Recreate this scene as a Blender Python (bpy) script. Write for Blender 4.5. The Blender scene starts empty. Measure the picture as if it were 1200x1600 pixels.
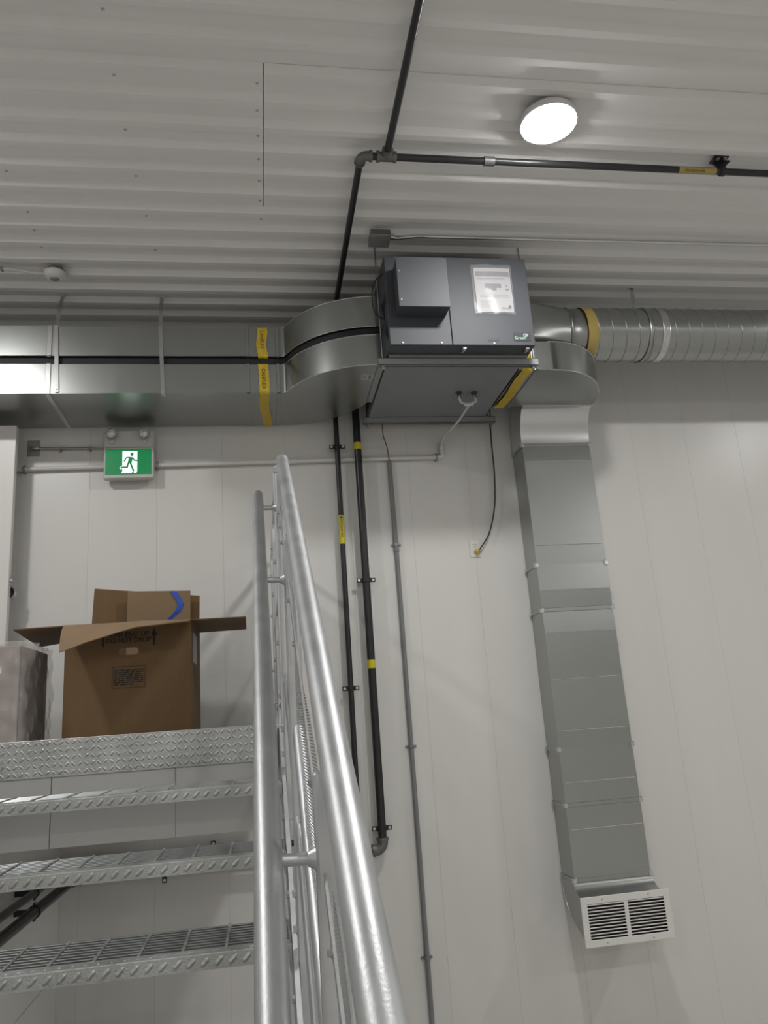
import bpy, math, random
from mathutils import Vector, Matrix
random.seed(7)
scene = bpy.context.scene
COL = scene.collection

# ------------------------------------------------------------------ camera
EYE = 1.893                      # camera height above the floor
F, PITCH, ROLL, YAW = 1218.0, 0.2550, -0.07121, -0.16496
cy_, sy_ = math.cos(YAW), math.sin(YAW)
FWD = Vector((-sy_*math.cos(PITCH), cy_*math.cos(PITCH), math.sin(PITCH)))
R0 = Vector((cy_, sy_, 0)); U0 = R0.cross(FWD)
RGT = R0*math.cos(ROLL) + U0*math.sin(ROLL)
UPV = U0*math.cos(ROLL) - R0*math.sin(ROLL)
cam_d = bpy.data.cameras.new('camera'); cam = bpy.data.objects.new('camera', cam_d)
COL.objects.link(cam); scene.camera = cam
cam_d.sensor_fit = 'VERTICAL'; cam_d.sensor_height = 36.0; cam_d.lens = F/1600.0*36.0
cam_d.clip_start = 0.02
m = Matrix((RGT, UPV, -FWD)).transposed().to_4x4(); m.translation = (0, 0, EYE)
cam.matrix_world = m

# ------------------------------------------------------------------ world / exposure
w = bpy.data.worlds.new('world'); scene.world = w; w.use_nodes = True
w.node_tree.nodes['Background'].inputs[0].default_value = (0.05, 0.05, 0.05, 1)
w.node_tree.nodes['Background'].inputs[1].default_value = 0.2
vs = scene.view_settings
vs.view_transform = 'Standard'; vs.look = 'None'; vs.exposure = 0.0; vs.gamma = 1.0
vs.use_curve_mapping = False
LAMP_STRENGTH = 236.0
LAMPS = [(1.327, 2.762), (-1.88, 2.762), (4.9, 2.762), (-1.88, -1.7), (1.327, -1.7), (5.4, -1.7),
         (-1.88, -5.6), (1.327, -5.6), (4.9, -5.6)]  # far right lamp and rear rows are unseen, added to lift the fill light

# ------------------------------------------------------------------ helpers
def ray(x, y):
    d = FWD + RGT*((x-600)/F) - UPV*((y-800)/F)
    return d/d.y
def atY(x, y, Y):
    d = ray(x, y); return Vector((d.x*Y, Y, d.z*Y+EYE))
def atZ(x, y, z):                # z relative to the eye
    d = ray(x, y); d = d/d.z*z; return Vector((d.x, d.y, z+EYE))

MATS = {}
def mat(name, color, rough=0.5, metal=0.0, noise=0.0, nscale=20.0, bump=0.0, bscale=60.0,
        rvar=0.0, stretch=(1, 1, 1), emit=None, estr=0.0, alpha=1.0, spec=0.5, trans=0.0):
    m = bpy.data.materials.new(name); m.use_nodes = True
    nt = m.node_tree; b = nt.nodes['Principled BSDF']
    b.inputs['Base Color'].default_value = (*color, 1)
    b.inputs['Roughness'].default_value = rough
    b.inputs['Metallic'].default_value = metal
    b.inputs['Specular IOR Level'].default_value = spec
    b.inputs['Alpha'].default_value = alpha
    b.inputs['Transmission Weight'].default_value = trans
    if emit:
        b.inputs['Emission Color'].default_value = (*emit, 1)
        b.inputs['Emission Strength'].default_value = estr
    if noise or bump or rvar:
        tc = nt.nodes.new('ShaderNodeTexCoord'); mp = nt.nodes.new('ShaderNodeMapping')
        mp.inputs['Scale'].default_value = stretch
        nt.links.new(tc.outputs['Object'], mp.inputs[0])
        if noise or rvar:
            n = nt.nodes.new('ShaderNodeTexNoise'); n.inputs['Scale'].default_value = nscale
            n.inputs['Detail'].default_value = 4
            nt.links.new(mp.outputs[0], n.inputs['Vector'])
        if noise:
            mx = nt.nodes.new('ShaderNodeMix'); mx.data_type = 'RGBA'
            a = tuple(max(0, c*(1-noise)) for c in color); c2 = tuple(min(1, c*(1+noise)) for c in color)
            mx.inputs[6].default_value = (*a, 1); mx.inputs[7].default_value = (*c2, 1)
            nt.links.new(n.outputs['Fac'], mx.inputs[0]); nt.links.new(mx.outputs[2], b.inputs['Base Color'])
        if rvar:
            mr = nt.nodes.new('ShaderNodeMapRange')
            mr.inputs['To Min'].default_value = max(0.02, rough-rvar); mr.inputs['To Max'].default_value = rough+rvar
            nt.links.new(n.outputs['Fac'], mr.inputs['Value']); nt.links.new(mr.outputs[0], b.inputs['Roughness'])
        if bump:
            n2 = nt.nodes.new('ShaderNodeTexNoise'); n2.inputs['Scale'].default_value = bscale
            n2.inputs['Detail'].default_value = 3
            nt.links.new(mp.outputs[0], n2.inputs['Vector'])
            bp = nt.nodes.new('ShaderNodeBump'); bp.inputs['Strength'].default_value = bump
            bp.inputs['Distance'].default_value = 0.01
            nt.links.new(n2.outputs['Fac'], bp.inputs['Height']); nt.links.new(bp.outputs[0], b.inputs['Normal'])
    MATS[name] = m
    return m

mat('wall_pvc', (0.705, 0.698, 0.675), 0.34, noise=0.03, nscale=2.5, bump=0.05, bscale=2.2, stretch=(3, 3, 0.35))
mat('room_wall', (0.76, 0.75, 0.73), 0.6, noise=0.04, nscale=2)
mat('ceiling_paint', (0.80, 0.793, 0.785), 0.42, noise=0.05, nscale=3, stretch=(0.6, 3, 1))
mat('concrete', (0.60, 0.585, 0.56), 0.55, noise=0.15, nscale=3, bump=0.1)
mat('galv_duct', (0.40, 0.415, 0.41), 0.30, 1.0, noise=0.03, nscale=6, rvar=0.025, bump=0.02, bscale=2.5)
mat('galv_bright', (0.64, 0.65, 0.655), 0.26, 1.0, noise=0.03, nscale=8, rvar=0.03)
mat('galv_rail', (0.58, 0.595, 0.61), 0.47, 1.0, noise=0.14, nscale=14, rvar=0.08, bump=0.05, bscale=220)
mat('galv_plate', (0.50, 0.515, 0.51), 0.44, 0.85, noise=0.48, nscale=7, rvar=0.12, bump=0.2, bscale=160)
mat('galv_grate', (0.34, 0.355, 0.355), 0.42, 0.9, noise=0.2, nscale=14, rvar=0.1)
mat('fascia_grey', (0.66, 0.655, 0.64), 0.45, 0.0, noise=0.06, nscale=5)
mat('unit_grey', (0.056, 0.061, 0.072), 0.55, 0.0, noise=0.04, nscale=8)
mat('pan_grey_lifted', (0.23, 0.24, 0.258), 0.5, 0.1, noise=0.05, nscale=8)  # bottom pan grey, lightened to make up for the shade under the unit
mat('strut_grey', (0.36, 0.37, 0.375), 0.45, 0.4, noise=0.05, nscale=8)
mat('badge_dark', (0.03, 0.033, 0.04), 0.5, noise=0.05)
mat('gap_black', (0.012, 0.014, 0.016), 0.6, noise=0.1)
mat('pipe_black', (0.022, 0.022, 0.024), 0.32, 0.1, noise=0.25, nscale=30)
mat('iron_grey', (0.17, 0.168, 0.165), 0.45, 0.5, noise=0.2, nscale=30)
mat('conduit_grey', (0.20, 0.205, 0.21), 0.5, noise=0.06, nscale=12)
mat('pvc_white', (0.66, 0.645, 0.62), 0.4, noise=0.04, nscale=15)
mat('clamp_grey', (0.33, 0.33, 0.33), 0.4, 0.3, noise=0.1)
mat('tape_yellow', (0.56, 0.40, 0.025), 0.35, noise=0.18, nscale=30, bump=0.5, bscale=45)
mat('label_yellow', (0.62, 0.53, 0.03), 0.5, noise=0.06)
mat('tape_pale', (0.40, 0.31, 0.09), 0.4, noise=0.12, nscale=20)
mat('ink', (0.012, 0.011, 0.012), 0.6, noise=0.1)
mat('paper', (0.40, 0.40, 0.41), 0.5, noise=0.02)
mat('print_grey', (0.17, 0.17, 0.19), 0.5, noise=0.05)
mat('plastic_clear', (0.80, 0.81, 0.83), 0.22, alpha=0.14, noise=0.02, bump=0.3, bscale=14)
mat('white_paint', (0.72, 0.71, 0.69), 0.35, noise=0.02, nscale=5)
mat('white_plastic', (0.74, 0.73, 0.70), 0.35, noise=0.02, nscale=10)
mat('sign_white', (0.60, 0.59, 0.565), 0.4, noise=0.02)
mat('exit_green', (0.0, 0.12, 0.04), 0.3, noise=0.05, nscale=10, emit=(0.004, 0.26, 0.075), estr=0.50)
mat('exit_white', (0.8, 0.85, 0.85), 0.3, noise=0.02, emit=(0.80, 0.97, 0.93), estr=0.85)
mat('lens_glass', (0.50, 0.50, 0.51), 0.12, 0.6, noise=0.2, nscale=60, bump=0.5, bscale=50)
mat('lamp_lens', (0.9, 0.9, 0.9), 0.4, noise=0.01, emit=(1.0, 0.985, 0.96), estr=LAMP_STRENGTH)
mat('lamp_body', (0.70, 0.70, 0.70), 0.4, noise=0.02)
mat('cardboard', (0.160, 0.092, 0.038), 0.75, noise=0.09, nscale=9, bump=0.08, bscale=40, stretch=(3, 3, 0.6))
mat('cardboard_inner', (0.24, 0.160, 0.092), 0.8, noise=0.08, nscale=9)
mat('carton_brown', (0.24, 0.17, 0.135), 0.8, noise=0.12, nscale=7)
mat('blue_tape', (0.02, 0.09, 0.55), 0.35, noise=0.12, nscale=30)
mat('cable_black', (0.015, 0.015, 0.016), 0.45, noise=0.1)
mat('cable_white', (0.62, 0.62, 0.62), 0.4, noise=0.05)
mat('copper_wire', (0.16, 0.06, 0.05), 0.5, noise=0.1)
mat('plug_yellow', (0.60, 0.42, 0.06), 0.4, noise=0.08)
mat('socket_dark', (0.06, 0.06, 0.06), 0.5, noise=0.05)
mat('steel_box', (0.30, 0.285, 0.26), 0.35, 0.8, noise=0.1, nscale=18)
mat('screw_steel', (0.55, 0.55, 0.56), 0.3, 0.9, noise=0.05)
mat('screw_paint', (0.46, 0.455, 0.45), 0.5, noise=0.05)
mat('green_logo', (0.55, 0.80, 0.66), 0.4, noise=0.02)
mat('film', (0.80, 0.78, 0.77), 0.12, alpha=0.30, noise=0.03, nscale=10, bump=0.8, bscale=9, stretch=(1, 1, 0.5))

# perforated sheet: real see-through holes on a staggered grid (object coordinates)
def perforated():
    m = bpy.data.materials.new('perforated_sheet'); m.use_nodes = True
    nt = m.node_tree; b = nt.nodes['Principled BSDF']
    b.inputs['Base Color'].default_value = (0.50, 0.51, 0.52, 1); b.inputs['Metallic'].default_value = 0.9
    b.inputs['Roughness'].default_value = 0.4
    tc = nt.nodes.new('ShaderNodeTexCoord'); sp = nt.nodes.new('ShaderNodeSeparateXYZ')
    nt.links.new(tc.outputs['Object'], sp.inputs[0])
    def fr(sock):
        a = nt.nodes.new('ShaderNodeMath'); a.operation = 'MULTIPLY'; a.inputs[1].default_value = 1/0.0055
        f = nt.nodes.new('ShaderNodeMath'); f.operation = 'FRACT'
        s = nt.nodes.new('ShaderNodeMath'); s.operation = 'SUBTRACT'; s.inputs[1].default_value = 0.5
        p = nt.nodes.new('ShaderNodeMath'); p.operation = 'MULTIPLY'
        nt.links.new(sock, a.inputs[0]); nt.links.new(a.outputs[0], f.inputs[0]); nt.links.new(f.outputs[0], s.inputs[0])
        nt.links.new(s.outputs[0], p.inputs[0]); nt.links.new(s.outputs[0], p.inputs[1]); return p
    y = fr(sp.outputs['Y']); z = fr(sp.outputs['Z'])
    ad = nt.nodes.new('ShaderNodeMath'); nt.links.new(y.outputs[0], ad.inputs[0]); nt.links.new(z.outputs[0], ad.inputs[1])
    gt = nt.nodes.new('ShaderNodeMath'); gt.operation = 'GREATER_THAN'; gt.inputs[1].default_value = 0.115
    nt.links.new(ad.outputs[0], gt.inputs[0]); nt.links.new(gt.outputs[0], b.inputs['Alpha'])
    MATS['perforated_sheet'] = m
perforated()

class MB:
    def __init__(s): s.v = []; s.f = []; s.sm = []
    def add(s, verts, faces, smooth=False):
        o = len(s.v); s.v += [Vector(p) for p in verts]
        for f in faces: s.f.append([i+o for i in f]); s.sm.append(smooth)
        return s
    def box(s, a, b, bev=0.0, M=None):
        x0, y0, z0 = a; x1, y1, z1 = b
        x0, x1 = min(x0, x1), max(x0, x1); y0, y1 = min(y0, y1), max(y0, y1); z0, z1 = min(z0, z1), max(z0, z1)
        e = min(bev, 0.45*min(x1-x0, y1-y0, z1-z0))
        if e <= 0:
            v = [Vector((x, y, z)) for z in (z0, z1) for y in (y0, y1) for x in (x0, x1)]
            f = [(0, 2, 3, 1), (4, 5, 7, 6), (0, 1, 5, 4), (2, 6, 7, 3), (0, 4, 6, 2), (1, 3, 7, 5)]
        else:
            v = []; idx = {}
            for sx in (0, 1):
                for sy in (0, 1):
                    for sz in (0, 1):
                        for ax in range(3):
                            p = [x1 if sx else x0, y1 if sy else y0, z1 if sz else z0]
                            inn = [-e if sx else e, -e if sy else e, -e if sz else e]
                            for k in range(3):
                                if k != ax: p[k] += inn[k]
                            idx[(sx, sy, sz, ax)] = len(v); v.append(Vector(p))
            f = []
            I = lambda a, b, c, ax: idx[(a, b, c, ax)]
            for ax in range(3):
                o = [k for k in range(3) if k != ax]
                for sgn in (0, 1):
                    q = []
                    for (p, r) in ((0, 0), (1, 0), (1, 1), (0, 1)):
                        c = [0, 0, 0]; c[ax] = sgn; c[o[0]] = p; c[o[1]] = r; q.append(I(*c, ax))
                    f.append(q)
            for ax in range(3):
                o = [k for k in range(3) if k != ax]
                for p in (0, 1):
                    for r in (0, 1):
                        c0 = [0, 0, 0]; c0[o[0]] = p; c0[o[1]] = r; c1 = list(c0); c1[ax] = 1
                        f.append([I(*c0, o[0]), I(*c1, o[0]), I(*c1, o[1]), I(*c0, o[1])])
            for sx in (0, 1):
                for sy in (0, 1):
                    for sz in (0, 1):
                        f.append([I(sx, sy, sz, 0), I(sx, sy, sz, 1), I(sx, sy, sz, 2)])
        if M: v = [M @ p for p in v]
        return s.add(v, f)
    def tube(s, pts, rad, n=16, cap=True, smooth=True):
        pts = [Vector(p) for p in pts]; rads = rad if isinstance(rad, (list, tuple)) else [rad]*len(pts)
        rings = []; ref = None
        for i, p in enumerate(pts):
            t = (pts[min(i+1, len(pts)-1)] - pts[max(i-1, 0)]).normalized()
            if ref is None:
                ref = Vector((0, 0, 1)) if abs(t.z) < 0.9 else Vector((1, 0, 0))
            u = (ref - t*ref.dot(t)).normalized(); ref = u; v = t.cross(u)
            rings.append([p + (u*math.cos(2*math.pi*k/n) + v*math.sin(2*math.pi*k/n))*rads[i] for k in range(n)])
        return s.rings(rings, cap, smooth)
    def rings(s, rings, cap=True, smooth=True, close=False):
        n = len(rings[0]); o = len(s.v)
        for r in rings: s.v += [Vector(p) for p in r]
        R = len(rings)
        for i in range(R if close else R-1):
            j = (i+1) % R
            for k in range(n):
                s.f.append([o+i*n+k, o+i*n+(k+1) % n, o+j*n+(k+1) % n, o+j*n+k]); s.sm.append(smooth)
        if cap and not close:
            s.add(rings[0], [list(range(n))[::-1]]); s.add(rings[-1], [list(range(n))])
        return s
    def grid(s, fn, nu, nv, smooth=True):
        vs_ = [fn(i/nu, j/nv) for i in range(nu+1) for j in range(nv+1)]
        fs = [[i*(nv+1)+j, (i+1)*(nv+1)+j, (i+1)*(nv+1)+j+1, i*(nv+1)+j+1] for i in range(nu) for j in range(nv)]
        return s.add(vs_, fs, smooth)
    def prism(s, poly, vec, smooth=False):
        n = len(poly); a = [Vector(p) for p in poly]; b = [p+Vector(vec) for p in a]
        s.add(a, [list(range(n))[::-1]]); s.add(b, [list(range(n))])
        return s.add(a+b, [[k, (k+1) % n, n+(k+1) % n, n+k] for k in range(n)], smooth)
    def lathe(s, c, axis, prof, n=24, smooth=True):
        c = Vector(c); t = Vector(axis).normalized()
        ref = Vector((0, 0, 1)) if abs(t.z) < 0.9 else Vector((1, 0, 0))
        u = (ref - t*ref.dot(t)).normalized(); v = t.cross(u)
        for (r0, h0), (r1, h1) in zip(prof[:-1], prof[1:]):
            s.rings([[c + t*h + (u*math.cos(2*math.pi*k/n)+v*math.sin(2*math.pi*k/n))*max(r, 1e-5) for k in range(n)] for r, h in ((r0, h0), (r1, h1))], False, smooth)
        return s

ORG = {}
def build(name, mb, material, parent=None, kind=None, flip=True):
    org = ORG[parent.name] if parent else Vector((0, 0, 0))
    me = bpy.data.meshes.new(name)
    me.from_pydata([tuple(p-org) for p in mb.v], [], mb.f)
    me.materials.append(MATS[material] if isinstance(material, str) else material)
    me.polygons.foreach_set('use_smooth', mb.sm)
    if flip:
        import bmesh
        bm = bmesh.new(); bm.from_mesh(me); bmesh.ops.recalc_face_normals(bm, faces=bm.faces); bm.to_mesh(me); bm.free()
    me.update()
    o = bpy.data.objects.new(name, me); COL.objects.link(o)
    if parent: o.parent = parent
    ORG[o.name] = org.copy()
    if kind: o['kind'] = kind
    return o
def tag(o, label=None, cat=None, group=None, kind=None):
    if label: o['label'] = label
    if cat: o['category'] = cat
    if group: o['group'] = group
    if kind: o['kind'] = kind
    return o
def thing(name, loc, label=None, cat=None, group=None, kind=None):
    o = bpy.data.objects.new(name, None); COL.objects.link(o); o.empty_display_size = 0.05
    o.location = loc; ORG[o.name] = Vector(loc)
    return tag(o, label, cat, group, kind)
def inst(name, src, parent, loc, rot=None):
    """another object sharing src's mesh, loc is a world offset from the parent's origin"""
    o = bpy.data.objects.new(name, src.data); COL.objects.link(o)
    o.parent = parent; o.location = loc
    if rot: o.rotation_euler = rot
    ORG[o.name] = ORG[parent.name] + Vector(loc)
    return o
def text_into(mb, txt, origin, right, up, size, align='LEFT', lift=None):
    cu = bpy.data.curves.new('t', 'FONT'); cu.body = txt; cu.size = 1.0; cu.align_x = align
    ob = bpy.data.objects.new('t', cu); COL.objects.link(ob)
    dg = bpy.context.evaluated_depsgraph_get(); me = ob.evaluated_get(dg).to_mesh()
    origin = Vector(origin); right = Vector(right).normalized(); up = Vector(up).normalized()
    mb.add([origin + right*(v.co.x*size) + up*(v.co.y*size) for v in me.vertices], [list(p.vertices) for p in me.polygons])
    ob.evaluated_get(dg).to_mesh_clear(); bpy.data.objects.remove(ob); bpy.data.curves.remove(cu)
    return mb
def text_fit(mb, txt, origin, right, up, width, height, bold=0.0):
    cu = bpy.data.curves.new('t', 'FONT'); cu.body = txt; cu.size = 1.0; cu.offset = bold
    ob = bpy.data.objects.new('t', cu); COL.objects.link(ob)
    dg = bpy.context.evaluated_depsgraph_get(); me = ob.evaluated_get(dg).to_mesh()
    xs = [v.co.x for v in me.vertices]; ys = [v.co.y for v in me.vertices]
    x0, sx = min(xs), width/(max(xs)-min(xs)); y0, sy = min(ys), height/(max(ys)-min(ys))
    origin = Vector(origin); right = Vector(right).normalized(); up = Vector(up).normalized()
    mb.add([origin + right*((v.co.x-x0)*sx) + up*((v.co.y-y0)*sy) for v in me.vertices], [list(p.vertices) for p in me.polygons])
    ob.evaluated_get(dg).to_mesh_clear(); bpy.data.objects.remove(ob); bpy.data.curves.remove(cu)
    return mb
def disc(c, axis, r, n=20):
    return MB().lathe(c, axis, [(0, 0), (r, 0)], n, False)
def arc(c, a0, a1, r, n, plane='xz'):
    out = []
    for k in range(n+1):
        a = math.radians(a0 + (a1-a0)*k/n); p = [c[0], c[1], c[2]]
        i, j = {'xz': (0, 2), 'yz': (1, 2), 'xy': (0, 1)}[plane]
        p[i] += r*math.cos(a); p[j] += r*math.sin(a); out.append(Vector(p))
    return out
def hexbolt(mb, c, axis, r=0.009, h=0.007):
    c = Vector(c); t = Vector(axis).normalized()
    ref = Vector((0, 0, 1)) if abs(t.z) < 0.9 else Vector((1, 0, 0))
    u = (ref - t*ref.dot(t)).normalized(); v = t.cross(u)
    for (R, h0, h1, n) in ((r*1.35, 0, h*0.25, 14), (r, h*0.25, h, 6)):
        a = [c+t*h0+(u*math.cos(2*math.pi*k/n)+v*math.sin(2*math.pi*k/n))*R for k in range(n)]
        b = [p+t*(h1-h0) for p in a]; mb.rings([a, b], True, False)
    return mb

D = 4.80           # back wall
H = 2.57           # ceiling above the eye
ZC = EYE + H       # ceiling height
def Zr(z): return z + EYE

# ================================================================== ROOM
XL, XR, YB = -4.4, 7.6, -8.0
o = build('floor', MB().box((XL-0.1, YB-0.1, -0.1), (XR+0.1, D+0.2, 0)), 'concrete'); tag(o, kind='structure')
o = build('wall_left', MB().box((XL-0.1, YB, 0), (XL, D, ZC+0.02)), 'room_wall'); tag(o, kind='structure')
o = build('wall_right', MB().box((XR, YB, 0), (XR+0.1, D, ZC+0.02)), 'wall_pvc'); tag(o, kind='structure')
o = build('wall_front', MB().box((XL-0.1, YB-0.1, 0), (XR+0.1, YB, ZC+0.02)), 'room_wall'); tag(o, kind='structure')
# back wall: backing with interlocking 0.4 m liner panels
wall = build('wall_back', MB().box((XL-0.1, D+0.0022, 0), (XR+0.1, D+0.14, ZC+0.05)), 'wall_pvc'); tag(wall, kind='structure')
x = -1.02 - 0.4*8; pm = None
base_panel = MB().box((0.0002, D, 0.0), (0.3998, D+0.0025, ZC+0.02), 0.0008)
while x < XR:
    if pm is None:
        pm = build('panel', base_panel, 'wall_pvc', wall); pm.location = (x, 0, 0)
    else:
        q = inst('panel', pm, wall, (x, 0, 0))
    x += 0.4
# short wall below the landing at the left
wl = build('wall_under_landing', MB().box((-1.30, 3.10, 0), (-1.132, D-0.001, Zr(-0.16))), 'wall_pvc'); tag(wl, kind='structure')
build('panel', MB().box((-1.132, 3.10, 0), (-1.12, D-0.001, Zr(-1.192)), 0.0016), 'wall_pvc', wl)
build('panel', MB().box((-1.132, 3.10, Zr(-1.189)), (-1.12, D-0.001, Zr(-0.16)), 0.0016), 'wall_pvc', wl)

# corrugated ceiling: sheets covering six ribs (0.914 m) each, ribs along X
P_, RD = 0.1524, 0.030
ceil = build('ceiling', MB().box((XL-0.1, YB-0.1, ZC+0.035), (XR+0.1, D+0.15, ZC+0.14)), 'ceiling_paint'); tag(ceil, kind='structure')
RY = 2.475 - 0.034
Y0 = RY + P_*1.05
rows = []
yy = Y0 - 0.9144*13
while yy < D: rows.append(yy); yy += 0.9144
for ri, ys in enumerate(rows):
    if ys + 0.92 < YB: continue
    lap = 0.071 if abs(ys-Y0) < 0.01 else (-2.6, 2.9)[ri % 2] + 0.3*(ri % 3)
    if abs(ys-Y0) < 0.01: spans = ((XL, 0.0695, 0.0), (0.0725, XR, -0.0008))
    else: spans = ((XL, lap+0.001, 0.0), (lap, XR, 0.0002))
    for a, b, dz in spans:
        mb = MB(); prof = []
        for k in range(6):
            y = ys + k*P_
            prof += [(y, 0.0), (y+0.020, -RD), (y+0.054, -RD), (y+0.074, 0.0)]
        prof.append((ys+6*P_+0.0005, 0.0))
        prof = [(min(max(y, YB-0.05), D+0.1), z) for y, z in prof]
        for (ya, za), (yb, zb) in zip(prof[:-1], prof[1:]):
            if yb - ya < 1e-4: continue
            mb.add([(a, ya, ZC+0.006+za+dz), (b, ya, ZC+0.006+za+dz), (b, yb, ZC+0.006+zb+dz), (a, yb, ZC+0.006+zb+dz)], [(0, 1, 2, 3)])
        build('ceiling_sheet', mb, 'ceiling_paint', ceil, flip=False)
scr = None
pts = [(402, 127), (402, 178), (403, 217), (404, 253), (405, 287), (406, 317)]
pts += [(162, 24), (176, 111), (196, 205), (213, 279), (228, 335), (243, 394), (10, 269), (41, 328), (54, 363), (65, 389), (408, 342)]
for (px, py) in pts:
    p = atZ(px, py, H)
    k = math.floor((p.y-RY)/P_); ysnap = RY + k*P_ + 0.115
    if scr is None:
        scr = build('screw', MB().lathe((0, 0, 0), (0, 0, -1), [(0.0075, -0.002), (0.0075, 0.001), (0.005, 0.002), (0.004, 0.004), (0, 0.004)], 10), 'screw_paint', ceil)
        scr.location = (p.x, ysnap, ZC+0.006)
    else: inst('screw', scr, ceil, (p.x, ysnap, ZC+0.006))

# ================================================================== LAMPS
def lamp(x, y, label, group):
    t = thing('ceiling_lamp', (x, y, ZC-0.075), label, 'lamp', group)
    c = (x, y, ZC-0.075)
    build('housing', MB().lathe(c, (0, 0, 1), [(0.119, 0.001), (0.124, 0.0), (0.126, 0.006), (0.126, 0.026), (0.118, 0.040), (0.10, 0.044), (0.10, 0.0515), (0, 0.0515)], 40), 'lamp_body', t)
    build('lens', MB().lathe(c, (0, 0, -1), [(0.1195, -0.001), (0.118, 0.004), (0.10, 0.008), (0.06, 0.011), (0, 0.012)], 40), 'lamp_lens', t)
for i, (x, y) in enumerate(LAMPS):
    if i == 0: lamp(x, y, 'glowing round LED lamp on the ribbed ceiling in front of the grey ventilation unit', None)
    else: lamp(x, y, 'unseen round LED lamp on the ribbed ceiling outside the view', 'other ceiling lamps')

# ================================================================== STAIR AND LANDING
RISE, RUN = 0.171, 0.290
YL = 3.016; ZL = -0.012
SL = RISE/RUN
TX0, TX1 = -1.00, 0.045
lug_d = 0
def lugs(mb, origin, uvec, vvec, nvec, w, h, pitch, length, single=False, hgt=0.0022, seed=0):
    """raised diagonal lugs on a plate: origin corner, u along, v up, n outward"""
    uvec, vvec, nvec = Vector(uvec), Vector(vvec), Vector(nvec); origin = Vector(origin)
    rows_ = 1 if single else int(h/pitch)
    nu = int(w/pitch)
    for j in range(rows_):
        for i in range(nu):
            cu = (i+0.5)*pitch; cv = h/2 if single else (j+0.5)*h/rows_
            sgn = 1 if single else (1 if (i+j) % 2 == 0 else -1)
            a = math.radians(45)*sgn
            d = uvec*math.cos(a)+vvec*math.sin(a); e = vvec*math.cos(a)-uvec*math.sin(a)
            c = origin+uvec*cu+vvec*cv; l = length/2; wd = length*0.20
            if single: l = min(l, h*0.55/abs(math.sin(a)))
            base = [c-d*l, c-d*l*0.5-e*wd, c+d*l*0.5-e*wd, c+d*l, c+d*l*0.5+e*wd, c-d*l*0.5+e*wd]
            top = [c-d*l*0.5+nvec*hgt, c+d*l*0.5+nvec*hgt]
            mb.add(base+top, [(0, 1, 6), (1, 2, 7, 6), (2, 3, 7), (3, 4, 7), (4, 5, 6, 7), (5, 0, 6)])
    return mb

stair = thing('metal_stair', (0, 0.2, 0), 'galvanized open-riser stair with bar grating treads climbing to the landing', 'stairs')
TD = 0.262
proto = {}
for k in range(1, 11):
    yf = YL - k*RUN; zt = Zr(ZL - k*RISE)
    if zt < 0.05: break
    if not proto:
        # nosing: folded checker plate, top leg and front leg
        n = MB()
        n.box((TX0, yf, zt-0.038), (TX1, yf+0.004, zt-0.004)); n.box((TX0, yf+0.001, zt-0.006), (TX1, yf+0.036, zt-0.001))
        n.tube([(TX0, yf+0.004, zt-0.005), (TX1, yf+0.004, zt-0.005)], 0.0042, 10)
        tr = build('tread', n, 'galv_plate', stair); tr['label'] = 'grating tread with checkered nosing'
        lg = MB(); lugs(lg, (TX0, yf-0.0002, zt-0.036), (1, 0, 0), (0, 0, 1), (0, -1, 0), TX1-TX0, 0.030, 0.033, 0.032, single=True, hgt=0.0026)
        lugs(lg, (TX0+0.012, yf+0.008, zt-0.0012), (1, 0, 0), (0, 1, 0), (0, 0, 1), TX1-TX0-0.02, 0.026, 0.030, 0.03, single=True, hgt=0.002)
        lo = build('checker_lugs', lg, 'galv_plate', tr, 'stuff')
        proto['tread'] = (tr, yf, zt)
        bars = []
        nb = 9
        for i in range(nb):
            y = yf + 0.046 + i*(TD-0.05)/(nb-1)
            if not bars: bar = build('bearing_bar', MB().box((TX0, y-0.0045, zt-0.026), (TX1, y+0.0045, zt-0.0015), 0.0012), 'galv_grate', tr); bars.append(bar)
            else: inst('bearing_bar', bar, tr, (0, y-(yf+0.046), 0))
        cross = None
        xx = TX0+0.05; x0c = xx
        while xx < TX1:
            if cross is None:
                c = MB()
                for i in range(10):
                    a = yf+0.036+i*0.0226
                    c.box((xx-0.0035, a, zt-0.008), (xx+0.0035, a+0.0226, zt+0.0012+0.0008*(i % 2)))
                cross = build('cross_bar', c, 'galv_plate', tr)
            else: inst('cross_bar', cross, tr, (xx-x0c, 0, 0))
            xx += 0.105
        # bolt-on end plates
        build('end_plate', MB().box((TX1, yf+0.002, zt-0.065), (TX1+0.006, yf+TD, zt-0.004)), 'galv_plate', tr)
        build('end_plate', MB().box((TX0-0.006, yf+0.002, zt-0.065), (TX0, yf+TD, zt-0.004)), 'galv_plate', tr)
    else:
        tr, y1, z1 = proto['tread']
        t2 = inst('tread', tr, stair, (0, yf-y1, zt-z1)); t2['label'] = 'grating tread with checkered nosing'
        for ch in list(tr.children):
            nm = ch.name.split('.')[0]
            c2 = inst(nm, ch, t2, tuple(ch.location))
            if nm == 'checker_lugs': c2['kind'] = 'stuff'
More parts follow.
